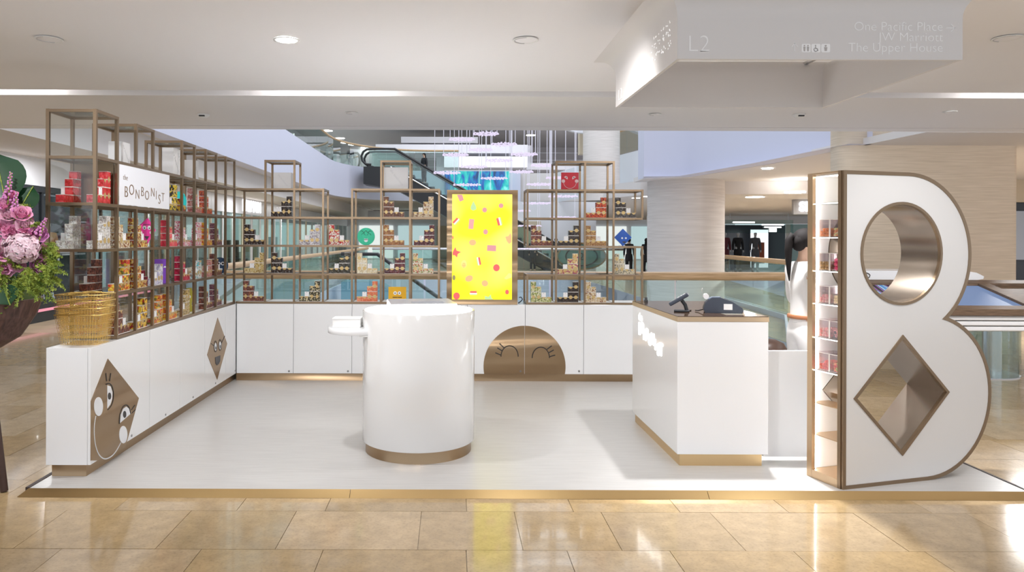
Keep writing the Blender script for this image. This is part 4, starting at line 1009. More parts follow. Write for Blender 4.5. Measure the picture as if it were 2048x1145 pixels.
mb = MB(); slab(mb, 5.36, 6.28, 7.87, 8.62, -.045, -.03); obj('touch_screen', mb, emis('blue_screen', (.13, .20, .36), .75), t)
mb = MB(); slab(mb, 6.42, 6.9, 7.87, 8.62, -.045, -.03); obj('touch_screen', mb, M_wood, t)
mst = emis('striped_screen', (.3, .2, .5), .6); wv = N(mst, 'ShaderNodeTexWave'); wv.inputs['Scale'].default_value = 2.2; wv.inputs['Distortion'].default_value = 3; wv.inputs['Detail'].default_value = 0
L(mst, coords(mst), wv.inputs['Vector']); r = N(mst, 'ShaderNodeValToRGB'); r.color_ramp.interpolation = 'CONSTANT'
for p_, c_ in ((.15, (.35, .08, .5)), (.35, (.03, .03, .12)), (.5, (.05, .45, .5)), (.65, (.75, .8, .8)), (.8, (.06, .25, .6))): e = r.color_ramp.elements.new(p_); e.color = (*c_, 1)
L(mst, wv.outputs['Fac'], r.inputs[0]); L(mst, r.outputs[0], BS(mst).inputs['Emission Color'])
mb = MB(); slab(mb, 4.7, 5.27, 7.87, 8.62, -.045, -.025); obj('touch_screen', mb, mst, t)
for k, (zz, hh) in enumerate(((.775, .05), (.715, .05), (.655, .05))):
    mb = MB(); mb.box(4.66+.02*k, 6.94-.02*k, 7.80+.02*k, 9.4-.02*k, zz, zz+hh); obj('ribbed_apron', mb, M_white, t, bevel=.012)
mb = MB(); mb.box(4.75, 6.86, 7.95, 9.3, .64, .655); mb.box(4.75, 6.86, 7.95, 9.3, .825, .835); obj('core', mb, M_grey, t)
mb = MB(); mb.prism([(4.72, 1.15), (6.35, 1.15), (6.46, 1.17), (6.47, 1.20), (6.38, 1.245), (6.25, 1.265), (4.9, 1.265), (4.76, 1.24), (4.70, 1.19)], 8.78, 9.35, 'y', smooth=False); dome = obj('white_dome', mb, M_white, t, bevel=.02)
mb = MB(); fz = frame((4.98, 8.775, 1.205), (1, 0, 0), (0, 0, 1))
stroke(mb, disc_pts(0, 0, .042, 25, 0, 2*PI, rx=.105), .010, 0, .003, fz); add_text(mb, 'P', .075, fz @ Matrix.Translation((.028, -.026, 0)), .001, .003); 
me_flip = fz @ Matrix.Scale(-1, 4, (1, 0, 0)); add_text(mb, 'P', .075, me_flip @ Matrix.Translation((.028, -.026, 0)), .001, .003)
obj('emblem', mb, M_face_d, dome)
mb = MB(); mb.lathe([(.42, 0), (.42, .64)], (6.5, 8.95, 0), 40, caps=False); obj('glass_drum', mb, M_rail_glass, t)
mb = MB(); mb.lathe([(.10, 0), (.10, .64)], (6.62, 8.85, 0), 24); obj('chrome_core', mb, M_steel, t)
mb = MB(); mb.lathe([(.44, 0), (.44, .012)], (6.5, 8.95, 0), 40); obj('drum_foot', mb, M_steel, t)
t = thing('glass_drum_stand', (7.35, 9.9, 0), 'clear glass drum with a copper-tinted rim beside the beige column', 'stand')
mb = MB(); mb.lathe([(.36, .0), (.36, 1.02)], (7.35, 9.9, 0), 32, caps=False); obj('drum', mb, M_rail_glass, t)
mb = MB(); mb.lathe([(.37, 1.02), (.39, 1.03), (.39, 1.06), (.36, 1.07)], (7.35, 9.9, 0), 32); obj('rim', mb, mat('copper_rim', (.6, .38, .26), .2, .8), t)
# ================================================================== SHELF UNITS
PW = .011                                   # half width of the square tube
A = .318
LXF, LXB = -2.414, -2.735
LY = [4.93+A*i for i in range(11)]
LZ = [.913+.3175*k for k in range(6)]
BYF, BYB = 8.124, 8.44
BX = [-2.394+.3243*i for i in range(8)]
RX = [.867+.3215*i for i in range(5)]
def runs(vals):
    vals = sorted(vals); out = []
    for v in vals:
        if out and out[-1][1] == v: out[-1][1] = v+1
        else: out.append([v, v+1])
    return out
def unit(t, cells, cmap, depths, along, skip=()):
    """square-tube lattice: cells (c, r); along = 'x' or 'y' gives the direction of c"""
    def bar(name, c0, c1, d0, d1, z0, z1):
        mb = MB()
        if along == 'x': mb.box(c0, c1, d0, d1, z0, z1)
        else: mb.box(d0, d1, c0, c1, z0, z1)
        obj(name, mb, M_bronze_d, t)
    C = max(c for c, r in cells)+1
    dlo, dhi = min(depths), max(depths)
    for c in range(C+1):
        rows = {r for cc, r in cells if cc in (c, c-1)}
        for a, b in runs(rows):
            for d in depths:
                if (c, d) in skip: continue
                bar('post', cmap[c]-PW, cmap[c]+PW, d-PW, d+PW, LZ[a]-(PW if a == 0 else -PW), LZ[b]+PW)
    for k in range(6):
        cols = {c for c, r in cells if r in (k, k-1)}
        for a, b in runs(cols):
            for d in depths: bar('rail', cmap[a]+PW, cmap[b]-PW, d-PW*.96, d+PW*.96, LZ[k]-PW*.96, LZ[k]+PW*.96)
        for c in {c for c in cols} | {c+1 for c in cols}:
            bar('cross_rail', cmap[c]-PW*.9, cmap[c]+PW*.9, dlo+PW, dhi-PW, LZ[k]-PW*.9, LZ[k]+PW*.9)
        for c in cols:
            mb = MB(); g = PW+.0005
            if along == 'x': mb.box(cmap[c]+g, cmap[c+1]-g, dlo+g, dhi-g, LZ[k]+.004, LZ[k]+.010)
            else: mb.box(dlo+g, dhi-g, cmap[c]+g, cmap[c+1]-g, LZ[k]+.004, LZ[k]+.010)
            obj('glass_shelf', mb, M_shelf if k else M_white_m, t)
LU = thing('shelf_unit', ((LXF+LXB)/2, LY[1], LZ[0]-PW), 'long bronze lattice shelf with stepped towers on the left cabinet', 'shelf')
lc = [(c, r) for r in (0, 1) for c in range(1, 10)]+[(c, r) for r in (2, 3) for c in range(10)]+[(c, 4) for c in (0, 2, 5, 7, 9)]
unit(LU, lc, LY, (LXF, LXB), 'y')
mb = MB(); mb.box(LXB+PW, LXF-PW-.012, LY[1]-.004, LY[1]+.004, LZ[3]+.011, LZ[4]-.011); obj('bronze_panel', mb, M_bronze_d, LU)
for r in (2, 3, 4):
    mb = MB(); mb.box(LXB+PW, LXF-PW, LY[0]-.003, LY[0]+.003, LZ[r]+.011, LZ[r+1]-.011); obj('glass_panel', mb, M_glass, LU)
for c in range(1, 10):
    mb = MB(); mb.box(LXB-.003, LXB+.003, LY[c]+PW+.001, LY[c+1]-PW-.001, LZ[0]+.011, LZ[3]-.011); obj('glass_panel', mb, M_glass, LU)
# white name board
t = thing('name_board', (LXF, (LY[1]+LY[4])/2, LZ[3]+.012), 'white name board with thin playful lettering set into the left shelf', 'sign')
mb = MB(); mb.box(LXF+.0115, LXF+.0165, LY[1]+.012, LY[4]-.012, LZ[3]+.0125, LZ[4]-.0125); obj('board', mb, mat('board_white', (.88, .88, .92), .12, coat=.3), t)
FB = lambda y, z: frame((LXF+.0168, y, z), (0, 1, 0), (0, 0, 1))
M_brl = mat('bronze_lettering', (.30, .20, .13), .4, .5)
LTR = [('the', 120, 690, .060)]+[(c, x, y, s) for c, x, y, s in zip('BONBONIST', (128, 190, 257, 314, 366, 432, 472, 508, 549), (885, 860, 905, 875, 915, 880, 912, 962, 935), (.118, .115, .105, .108, .105, .105, .105, .112, .105))]
for c, zx, zy, s in LTR:
    p = at(230+zx*.17473, 240+zy*.17467, X=LXF+.017); mb = MB(); add_text(mb, c, s, FB(p.y, p.z), -.0012, .0015); obj('lettering', mb, M_brl, t)

BU = thing('shelf_unit', (-1.2, BYF, LZ[0]-PW), 'bronze lattice shelf on the back cabinet, left of the yellow screen', 'shelf')
bc = [(c, r) for r in (0, 1, 2) for c in range(7)]+[(c, 3) for c in (0, 1, 2, 4, 5, 6)]+[(1, 4), (5, 4)]
unit(BU, bc, BX, (BYF, BYB), 'x', skip=((0, BYF),))
RU = thing('shelf_unit', (1.5, BYF, LZ[0]-PW), 'bronze lattice shelf on the back cabinet, right of the yellow screen', 'shelf')
rc_ = [(c, 0) for c in range(4)]+[(c, 1) for c in (1, 2, 3)]+[(c, 2) for c in (0, 1, 2)]+[(c, 3) for c in range(4)]+[(1, 4), (2, 4)]
unit(RU, rc_, RX, (BYF, BYB), 'x')

# ------------------------------------------------------------------ sweet boxes
BS_ = .0575; H = BS_/2
def candy(name, cs, scale=55, rough=.3):
    m = mat('candy_'+name, cs[0], rough, coat=.25); oi = N(m, 'ShaderNodeObjectInfo'); ml = N(m, 'ShaderNodeMath', operation='MULTIPLY'); ml.inputs[1].default_value = 7
    L(m, oi.outputs['Random'], ml.inputs[0]); tc = N(m, 'ShaderNodeTexCoord'); va = N(m, 'ShaderNodeVectorMath', operation='ADD')
    L(m, tc.outputs['Object'], va.inputs[0]); L(m, ml.outputs[0], va.inputs[1])
    v = N(m, 'ShaderNodeTexVoronoi'); v.inputs['Scale'].default_value = scale; L(m, va.outputs[0], v.inputs['Vector'])
    sp = N(m, 'ShaderNodeSeparateColor'); L(m, v.outputs['Color'], sp.inputs[0])
    r = N(m, 'ShaderNodeValToRGB'); r.color_ramp.interpolation = 'CONSTANT'; n = len(cs)
    r.color_ramp.elements[0].color = (*cs[0], 1); r.color_ramp.elements[1].position = 1/n; r.color_ramp.elements[1].color = (*cs[1 % n], 1)
    for i in range(2, n): e = r.color_ramp.elements.new(i/n); e.color = (*cs[i], 1)
    L(m, sp.outputs[0], r.inputs[0]); L(m, r.outputs[0], BS(m).inputs['Base Color'])
    b = N(m, 'ShaderNodeBump'); b.invert = True; b.inputs['Strength'].default_value = .9; b.inputs['Distance'].default_value = .006
    L(m, v.outputs['Distance'], b.inputs['Height']); L(m, b.outputs[0], BS(m).inputs['Normal']); return m
CAND = {}
def ctype(key, desc, cs, scale=55):
    mt = candy(key, cs, scale); mb = MB(); g = .003
    mb.box(-H+g*.2, H-g*.2, -H+g*.2, H-g*.2, -H+g, H-g, 0); mb.box(-H, H, -H, H, -H, -H+g, 1); mb.box(-H, H, -H, H, H-g, H, 1)
    CAND[key] = (desc, mb.mesh('sweet_box', [mt, M_edge]))
BR = (.045, .016, .008); DK = (.02, .010, .007); CR = (.72, .58, .38)
ctype('dark', 'dark chocolate', [DK, (.028, .014, .009), (.035, .018, .01)], 40)
ctype('darkgreen', 'dark olive chocolate', [(.022, .02, .008), (.04, .03, .012)], 40)
ctype('brown', 'milk chocolate', [(.17, .055, .018), (.13, .04, .014), (.2, .07, .025)], 40)
ctype('caramel', 'caramel', [(.36, .15, .04), (.28, .10, .03), (.4, .2, .07)], 60)
ctype('nuts', 'roasted nut', [(.45, .24, .09), (.32, .14, .05), (.55, .33, .14)], 110)
ctype('creamnut', 'cream and nut', [(.70, .56, .38), (.60, .45, .28), (.3, .14, .06), (.75, .66, .5)], 70)
ctype('silver', 'silver white', [(.72, .70, .74), (.55, .53, .6), (.8, .78, .8), (.35, .3, .33)], 85)
ctype('redwhite', 'red and white', [(.55, .03, .03), (.82, .74, .68), (.5, .05, .04), (.75, .6, .5)], 75)
ctype('wine', 'dark wine red', [(.10, .012, .018), (.07, .01, .015), (.14, .02, .02)], 45)
ctype('goldmix', 'gold and cream', [(.62, .45, .12), (.75, .64, .35), (.35, .22, .05), (.7, .55, .3)], 100)
ctype('cream', 'pale cream', [(.78, .68, .48), (.70, .58, .36), (.82, .75, .6)], 60)
ctype('nougat', 'cream and green', [(.76, .66, .48), (.30, .36, .12), (.72, .62, .42), (.55, .12, .07), (.8, .72, .55)], 80)
ctype('redbrown', 'red-brown', [(.16, .035, .02), (.10, .025, .015), (.30, .09, .05)], 70)
ctype('dots', 'dark cream-dotted', [(.04, .032, .012), (.06, .045, .015), (.75, .66, .42), (.05, .04, .012)], 110)
ctype('salmon', 'orange jelly', [(.78, .20, .08), (.70, .15, .06), (.85, .32, .16)], 70)
ctype('orange', 'orange-red', [(.72, .10, .03), (.55, .06, .02), (.80, .2, .06), (.3, .03, .02)], 90)
ctype('almond', 'almond and plum', [(.72, .52, .24), (.4, .08, .12), (.78, .62, .32), (.62, .36, .12)], 60)
ctype('greycream', 'grey and cream', [(.60, .52, .36), (.22, .2, .15), (.7, .62, .45)], 85)
ctype('pista', 'green pistachio', [(.34, .38, .08), (.52, .52, .22), (.18, .22, .05), (.68, .66, .4)], 75)
ctype('red', 'red', [(.60, .025, .03), (.66, .04, .05), (.5, .02, .02)], 40)
ctype('whiteball', 'white pearl', [(.76, .73, .72), (.45, .40, .38), (.82, .8, .78), (.66, .6, .52)], 95)
ctype('creamball', 'cream pearl', [(.75, .62, .42), (.66, .50, .28), (.80, .7, .55), (.3, .12, .05)], 80)
ctype('goldred', 'gold and red', [(.72, .42, .06), (.45, .08, .03), (.78, .6, .25), (.22, .05, .02)], 75)
ctype('pinkball', 'raspberry pink ball', [(.80, .06, .10), (.72, .04, .07), (.86, .16, .16)], 42)
ctype('pinkwhite', 'pink and white', [(.78, .22, .30), (.84, .74, .74), (.70, .12, .22), (.86, .8, .8)], 110)
ctype('orangeyel', 'orange and yellow', [(.82, .26, .03), (.84, .55, .05), (.62, .1, .03)], 55)
ctype('plum', 'dark plum', [(.20, .06, .09), (.12, .03, .06), (.34, .14, .14)], 80)
ctype('yellowblk', 'yellow and black', [(.82, .62, .03), (.025, .02, .01), (.78, .55, .03), (.03, .02, .01)], 70)
ctype('multi', 'many-coloured ball', [(.62, .05, .03), (.80, .50, .05), (.2, .16, .03), (.72, .2, .05)], 55)
ctype('yellowred', 'yellow and red ball', [(.80, .48, .03), (.40, .04, .02), (.84, .58, .06), (.12, .05, .01)], 45)
ctype('lavender', 'lavender white', [(.64, .62, .78), (.78, .76, .82), (.45, .42, .6)], 60)
ctype('crimson', 'crimson ball', [(.52, .01, .06), (.42, .01, .04), (.62, .04, .1)], 42)
ctype('cyanwhite', 'white and cyan', [(.78, .82, .82), (.15, .55, .62), (.82, .84, .84), (.4, .3, .22)], 85)
ctype('bluewhite', 'blue and white', [(.08, .40, .62), (.80, .84, .86), (.1, .5, .68)], 85)
ctype('rosy', 'dusty rose', [(.55, .20, .18), (.40, .10, .09), (.66, .36, .32)], 80)
ctype('creamgold', 'cream and gold', [(.74, .62, .42), (.55, .38, .12), (.3, .2, .08)], 85)
def label_mesh(shape):
    mb = MB(); r = .0205
    if shape == 'c':
        half = [(r*math.cos(a), -r*math.sin(a)) for a in [PI*i/14 for i in range(15)]]
    else: half = [(r*1.05, 0), (0, -r*1.25), (-r*1.05, 0)]
    mb.add([(x, -H-.0012, H+.0006+z) for x, z in half]+[(x, -H-.0012-.0, H+.0006) for x, z in half[:1]], [tuple(range(len(half)))], 0)
    mb.add([(x, -H-.0012-z*0+(-z)*.9, H+.0006) for x, z in half], [tuple(reversed(range(len(half))))], 0)
    return mb.mesh('gold_label', M_goldlab)
LABEL = {'c': label_mesh('c'), 'd': label_mesh('d')}
def tag_mesh():
    mb = MB(); mb.box(-.024, .024, -.0008, .0008, 0, .052, 0); mb.cyl((0, -.0012, .044), (0, -.0007, .044), .003, n=8, m=1); mb.box(-.024, .024, .0009, .018, 0, .0012, 0)
    return mb.mesh('price_tag', [M_paper, M_black])
TAG = tag_mesh()
HT = {'L': (4, 3, 1, 1), 'R': (1, 1, 3, 4), 'l': (4, 2, 1, 1), 'S': (2, 1, 0, 0), 'C': (4, 4, 0, 0), 'P': (0, 1, 2, 3)}
def stack(key, base, ux, rz, dirn, shape, where, name, grp, tag_on=True, place=''):
    """base = point on the shelf at the outer front corner; ux = direction along which the columns follow"""
    desc, me = CAND[key]; hs = HT[dirn]; p = BS_+.0006; ux = Vector(ux)
    fwd = Matrix.Rotation(rz, 3, 'Z') @ Vector((0, -1, 0))
    cn = ['first', 'second', 'third', 'last']
    for c, h in enumerate(hs):
        q = Vector(base)+ux*(p*c+H)
        for k in range(h):
            flip = (k % 2 == 1)
            o = link(name, me); o.location = q+Vector((0, 0, H+p*k)); o.rotation_euler = (0, 0, rz) if not flip else Matrix.Rotation(rz, 3, 'Z').__matmul__(Matrix.Rotation(PI, 3, 'Y')).to_euler()
            lab = '%s box, %s up, %s column, %s' % (desc, ('lowest', 'second', 'third', 'topmost')[k].replace('lowest', 'lowest').strip(), cn[c], where)
            lab = lab.replace('lowest up', 'lowest').replace('topmost up', 'topmost')
            tag(o, lab, 'sweet box', grp)
            l = link('gold_label', LABEL[shape], o)
        if tag_on and h == 1 and ((dirn in 'Ll' and c == 2) or (dirn in 'RP' and c == 1)):
            o = link('price_tag', TAG); o.location = q+Vector((0, 0, p+.0004))+fwd*(H-.004); o.rotation_euler = (0, 0, rz)
            tag(o, 'white price card on the %s stack, %s' % (desc, where), 'price card', 'price cards')
SHELFN = ['lowest', 'second', 'third', 'fourth', 'top']
def bstack(c, r, key, dirn, shape, off=.035, right=False):
    X = (RX if right else BX)[c]+off
    where = '%s shelf, %s bay %s screen' % (SHELFN[r], ORD[c] if right else ORD[6-c], 'right of' if right else 'left of')
    stack(key, (X, BYF+.028+H, LZ[r]+.0102), (1, 0, 0), 0, dirn, shape, where, 'back_candy_box', '%s boxes, %s' % (CAND[key][0], where))  # same candy boxes as in the left unit, named apart by shelf
for a in [(1, 3, 'dark', 'R', 'd', .055), (5, 3, 'brown', 'L', 'd', .025), (6, 3, 'creamnut', 'R', 'c', .03), (0, 2, 'dark', 'L', 'c', .08), (2, 2, 'silver', 'R', 'c', .05), (3, 2, 'redwhite', 'L', 'c', .06),
          (5, 2, 'caramel', 'L', 'd', .025), (6, 2, 'wine', 'R', 'c', .04), (0, 1, 'goldmix', 'R', 'c', .08), (1, 1, 'dark', 'L', 'c', .065), (3, 1, 'darkgreen', 'R', 'c', .06), (4, 1, 'cream', 'L', 'c', .05),
          (5, 1, 'wine', 'R', 'c', .035), (6, 1, 'nougat', 'L', 'c', .03), (0, 0, 'redbrown', 'L', 'd', .07), (2, 0, 'dots', 'R', 'd', .05), (4, 0, 'salmon', 'R', 'c', .05)]: bstack(*a)
for a in [(2, 3, 'orange', 'R', 'c', .015), (3, 3, 'dark', 'L', 'c', .03), (0, 2, 'redbrown', 'L', 'd', .045), (1, 2, 'dark', 'R', 'c', .03), (2, 2, 'nuts', 'L', 'c', .015), (1, 1, 'almond', 'R', 'c', .02), (3, 1, 'greycream', 'L', 'd', .015),
          (0, 0, 'pista', 'L', 'd', .045), (1, 0, 'dark', 'R', 'c', .025), (2, 0, 'creamnut', 'L', 'd', .018)]: bstack(*a, right=True)
def lstack(c, r, key, dirn, shape, rear=False, off=.04):
    X = LXF-.022-H if not rear else LXB+.03+H
    where = '%s shelf, %s left bay%s' % (SHELFN[r], ORD[c], ' behind' if rear else '')
    stack(key, (X, LY[c]+off, LZ[r]+.0102), (0, 1, 0), PI/2 if not rear else -PI/2, dirn, shape, where, 'candy_box', '%s boxes, %s' % (CAND[key][0], where), tag_on=True)
for a in [(0, 3, 'red', 'R', 'd'), (0, 3, 'red', 'R', 'd', True), (4, 3, 'yellowblk', 'R', 'c'), (5, 3, 'yellowred', 'S', 'c'), (6, 3, 'rosy', 'L', 'c'), (7, 3, 'orange', 'L', 'c'),
          (0, 2, 'whiteball', 'R', 'c'), (0, 2, 'whiteball', 'R', 'c', True), (1, 2, 'creamball', 'L', 'c'), (2, 2, 'goldred', 'L', 'c'), (3, 2, 'goldred', 'S', 'c', True), (4, 2, 'pinkball', 'L', 'c'), (5, 2, 'pinkwhite', 'L', 'c'),
          (6, 2, 'pinkwhite', 'R', 'c'), (7, 2, 'orangeyel', 'L', 'c'), (8, 2, 'plum', 'L', 'c'),
          (1, 1, 'multi', 'R', 'c'), (1, 1, 'redbrown', 'R', 'c', True), (2, 1, 'goldred', 'L', 'c'), (3, 1, 'lavender', 'P', 'c'), (4, 1, 'crimson', 'S', 'c', True), (5, 1, 'crimson', 'L', 'c'), (6, 1, 'cyanwhite', 'P', 'c'), (7, 1, 'rosy', 'P', 'c'), (8, 1, 'redbrown', 'L', 'c'),
          (1, 0, 'pinkwhite', 'R', 'c', True), (1, 0, 'redbrown', 'L', 'd'), (2, 0, 'yellowred', 'R', 'c'), (3, 0, 'multi', 'R', 'c'), (4, 0, 'orangeyel', 'L', 'c'), (5, 0, 'creamgold', 'R', 'c'), (7, 0, 'redbrown', 'L', 'c'), (8, 0, 'plum', 'L', 'c')]:
    lstack(*a)

# ------------------------------------------------------------------ standing face boards
def standee(pts, c, heading, col, label, name='face_board', th=.018, white=(), dark=(), wcol=None):
    """pts in metres, relative to the centre c; heading = angle of the outward normal, -90 deg faces the camera"""
    nrm = Vector((math.cos(heading), math.sin(heading), 0)); xa = Vector((-nrm.y, nrm.x, 0)); F = frame(c, xa, (0, 0, 1))
    zmin = min(p[1] for p in pts); t = thing(name, (c[0], c[1], c[2]+zmin), label, 'face board', 'coloured face boards')
    mb = MB(); mb.prism(pts, -th, 0, 'z', 0, F); obj('board', mb, mat(name+'_paint', col, .35), t)
    mb = MB(); mb.prism([(-.03, zmin+.001), (.03, zmin+.001), (.03, zmin+.006), (-.03, zmin+.006)], -th-.06, -th, 'z', 0, F); obj('foot', mb, M_white_m, t)
    for nm, mt, els in (('white_print', wcol or M_face_w, white), ('dark_print', M_face_d, dark)):
        if els:
            mb = MB()
            for e in els:
                if e[0] == 'p': mb.prism(e[1], .0003, .002 if nm[0] == 'w' else .003, 'z', 0, F)
                else: stroke(mb, e[1], e[2], .0003, .002 if nm[0] == 'w' else .003, F)
            obj(nm, mb, mt, t)
d_ = disc_pts
def onsh(px, Y, r, hh): p = at(px, 477, Y=Y); return (p.x, Y, LZ[r]+.0105+hh)
R_ = .0985
standee(d_(0, 0, R_, 36), onsh(732, 8.2, 2, R_), -PI/2, (.02, .56, .32), 'round green face board with a white kiss mouth on the back shelf', white=[('p', d_(.0, -.045, .018, 14, rx=.022)), ('p', d_(-.012, -.032, .010, 10)), ('p', d_(.012, -.032, .010, 10))], dark=[('l', [(-.06+.012*i, .055+.012*math.sin(i*1.6)) for i in range(11)], .004), ('l', d_(-.03, .015, .02, 8, 0, PI), .003), ('l', d_(.035, .015, .02, 8, 0, PI), .003)])
q = .098
pinkw = mat('face_pink', (.85, .62, .64), .5)
standee([(-q, -q), (q, -q), (q, q), (-q, q)], onsh(1139.5, 8.2, 4, q), -PI/2, (.62, .01, .03), 'square red smiling face board on the top of the right back shelf', wcol=pinkw,
        white=[('p', d_(-.075, .0, .02, 16)), ('p', d_(.075, .0, .02, 16)), ('l', d_(0, -.01, .072, 16, PI*1.02, PI*1.98), .005), ('p', [(-.068, .045), (-.05, .058), (-.03, .052), (-.024, .03), (-.03, .018), (-.05, .035)]), ('p', [(.068, .045), (.05, .058), (.03, .052), (.024, .03), (.03, .018), (.05, .035)])],
        dark=[('p', d_(-.042, .042, .006, 10)), ('p', d_(.042, .042, .006, 10))])
standee([(-.1, -.082), (.1, -.082), (.1, .082), (-.1, .082)], onsh(795, 8.2, 0, .082), -PI/2, (.85, .46, .01), 'square yellow face board with round eyes on the lowest back shelf', white=[('p', d_(-.025, .012, .02, 18)), ('p', d_(.024, .012, .02, 18))], dark=[('p', d_(-.025, .012, .007, 10)), ('p', d_(.024, .012, .007, 10)), ('l', [(-.05, -.035), (-.004, -.035)], .008), ('l', [(.004, -.035), (.05, -.035)], .008)])
k_ = .098
standee([(0, -k_), (k_, 0), (0, k_), (-k_, 0)], onsh(1246, 8.2, 2, k_), -PI/2, (.01, .10, .50), 'blue diamond face board with two white eyes on the right back shelf', white=[('p', d_(-.01, -.008, .011, 12)), ('p', d_(.032, -.008, .011, 12))], dark=[('p', [(-.012, -.045), (.034, -.045), (.024, -.062), (.008, -.064)])])
standee(d_(0, 0, .09, 36), (-2.53, 7.97, LZ[1]+.0105+.09), -PI/2+.35, (.005, .035, .10), 'round navy face board in the corner of the left shelf', white=[('p', d_(-.012, .022, .02, 14)), ('p', d_(.032, .022, .02, 14)), ('p', [(-.016, -.05), (.028, -.05), (.028, -.03), (-.016, -.03)])], dark=[('p', d_(-.012, .022, .011, 10)), ('p', d_(.032, .022, .011, 10))])
standee([(0, -.12), (.085, .02), (.02, .12), (-.085, .02)], (-2.50, LY[3]+.07, LZ[2]+.0105+.12), -.75, (.85, .02, .32), 'hot pink kite face board on the third shelf of the left unit', white=[('p', d_(-.01, .04, .016, 14)), ('p', d_(.03, .04, .016, 14)), ('p', d_(-.04, -.0, .012, 12)), ('p', d_(.045, -.0, .012, 12))], dark=[('p', d_(-.01, .036, .006, 10)), ('p', d_(.03, .036, .006, 10)), ('p', [(-.012, -.03), (.03, -.03), (.012, -.06)]), ('l', [(-.02, .065), (.035, .068)], .004)])
standee(d_(0, 0, .095, 32), (-2.50, LY[5]+.20, LZ[3]+.0105+.095), -.25, (.02, .62, .62), 'round turquoise face board on the top row of the left unit', dark=[('p', d_(-.03, .01, .008, 10)), ('p', d_(.03, .01, .008, 10))])
standee([(-.06, -.105), (.06, -.105), (.06, .105), (-.06, .105)], (-2.50, LY[4]+.07, LZ[1]+.0105+.105), -.55, (.20, .04, .50), 'purple rectangular face board with white eye on the left unit', white=[('p', d_(.0, .03, .02, 12, 0, PI)), ('p', d_(.04, .03, .014, 12, 0, PI))])
wav = [((.05+.018*math.cos(3*PI*z/.22))*1, -.115+z) for z in [.23*i/16 for i in range(17)]]
standee(wav+[(-x, z) for x, z in reversed(wav)], (-2.50, LY[6]+.13, LZ[0]+.0105+.115), -.3, (.42, .36, .03), 'olive wavy-edged face board on the lowest shelf of the left unit', white=[('p', d_(.0, .03, .015, 12))])
# ------------------------------------------------------------------ white gift boxes on the towers
def gift(cx, cy, z, w_, d, h, rz, label):
    t = thing('gift_bag', (cx, cy, z), label, 'gift bag', 'white gift bags on the towers'); M = Matrix.Translation((cx, cy, z)) @ Matrix.Rotation(rz, 4, 'Z')
    mb = MB(); g = .004
    mb.box(-w_/2, w_/2, -d/2, -d/2+g, 0, h, 0, M); mb.box(-w_/2, w_/2, d/2-g, d/2, 0, h, 0, M); mb.box(-w_/2, -w_/2+g, -d/2+g, d/2-g, 0, h, 0, M); mb.box(w_/2-g, w_/2, -d/2+g, d/2-g, 0, h, 0, M); mb.box(-w_/2+g, w_/2-g, -d/2+g, d/2-g, 0, g, 0, M)
    obj('bag_body', mb, M_paper, t)
    mb = MB(); a = M @ Vector((0, -d/2-.0008, h*.5)); xa = M.to_3x3() @ Vector((.62, 0, -.78)); ya = M.to_3x3() @ Vector((.78, 0, .62))
    add_text(mb, 'the bonbonist', h*.16, frame(a, xa, ya), -.0006, .0005); obj('embossed_print', mb, mat('pale_grey_print', (.62, .62, .63), .6), t)
gift(-1.90, 8.27, LZ[4]+.0105, .20, .12, .185, -.03, 'smaller white gift bag on the left tower of the back shelf')
gift((BX[5]+BX[6])/2-.005, 8.27, LZ[4]+.0105, .272, .10, .25, 0, 'large white gift bag on the tower left of the yellow screen')
gift(-2.60, LY[2]+.13, LZ[4]+.0105, .16, .10, .19, PI/2, 'white gift bag on the second tower of the left shelf')
gift(-2.56, LY[5]+.105, LZ[4]+.0105, .11, .10, .26, PI/2, 'nearer of two white gift bags on the third tower of the left shelf')
gift(-2.56, LY[5]+.225, LZ[4]+.0105, .11, .10, .26, PI/2, 'farther of two white gift bags on the third tower of the left shelf')
gift(-2.60, LY[7]+.13, LZ[4]+.0105, .12, .10, .22, PI/2, 'white gift bag on the fourth tower of the left shelf')
# ================================================================== GOLD WIRE BASKETS (four nested)
def basket_mesh():
    mb = MB(); W, D, w_, d, H_ = .155, .115, .125, .088, .205; rw = .0011
    def ringpts(f):
        a, b = w_+(W-w_)*f, d+(D-d)*f; return [(-a, -b, H_*f), (a, -b, H_*f), (a, b, H_*f), (-a, b, H_*f)]
    for f in (0, .14, .28, .42, .56, .70, .85): mb.tube(ringpts(f), rw, 4, closed=True)
    b0, b1 = ringpts(0), ringpts(1)
    for s in range(4):
        p0, q0, p1, q1 = map(Vector, (b0[s], b0[(s+1) % 4], b1[s], b1[(s+1) % 4])); n = 15 if s % 2 == 0 else 11
        for i in range(n+1): mb.tube([p0.lerp(q0, i/n), p1.lerp(q1, i/n)], rw, 4)
    for i in range(1, 10): x = -w_+2*w_*i/10; mb.tube([(x, -d, 0), (x, d, 0)], rw, 4)
    for i in range(1, 7): y = -d+2*d*i/7; mb.tube([(-w_, y, 0), (w_, y, 0)], rw, 4)
    rim = MB(); rim.tube(ringpts(1), .0045, 8, closed=True)
    hd = []
    for sy in (-1, 1):
        h = MB(); y = sy*(D+.002); h.tube([(-.07, y, H_+.004), (-.072, y-sy*.012, H_-.004), (-.066, y-sy*.02, H_+.006), (0, y-sy*.024, H_+.012), (.066, y-sy*.02, H_+.006), (.072, y-sy*.012, H_-.004), (.07, y, H_+.004)], .0036, 7); hd.append(h)
    return mb.mesh('basket_wire', M_gold), rim.mesh('basket_rim', M_gold), [h.mesh('basket_handle', M_gold) for h in hd]
BW, BRim, BHd = basket_mesh()
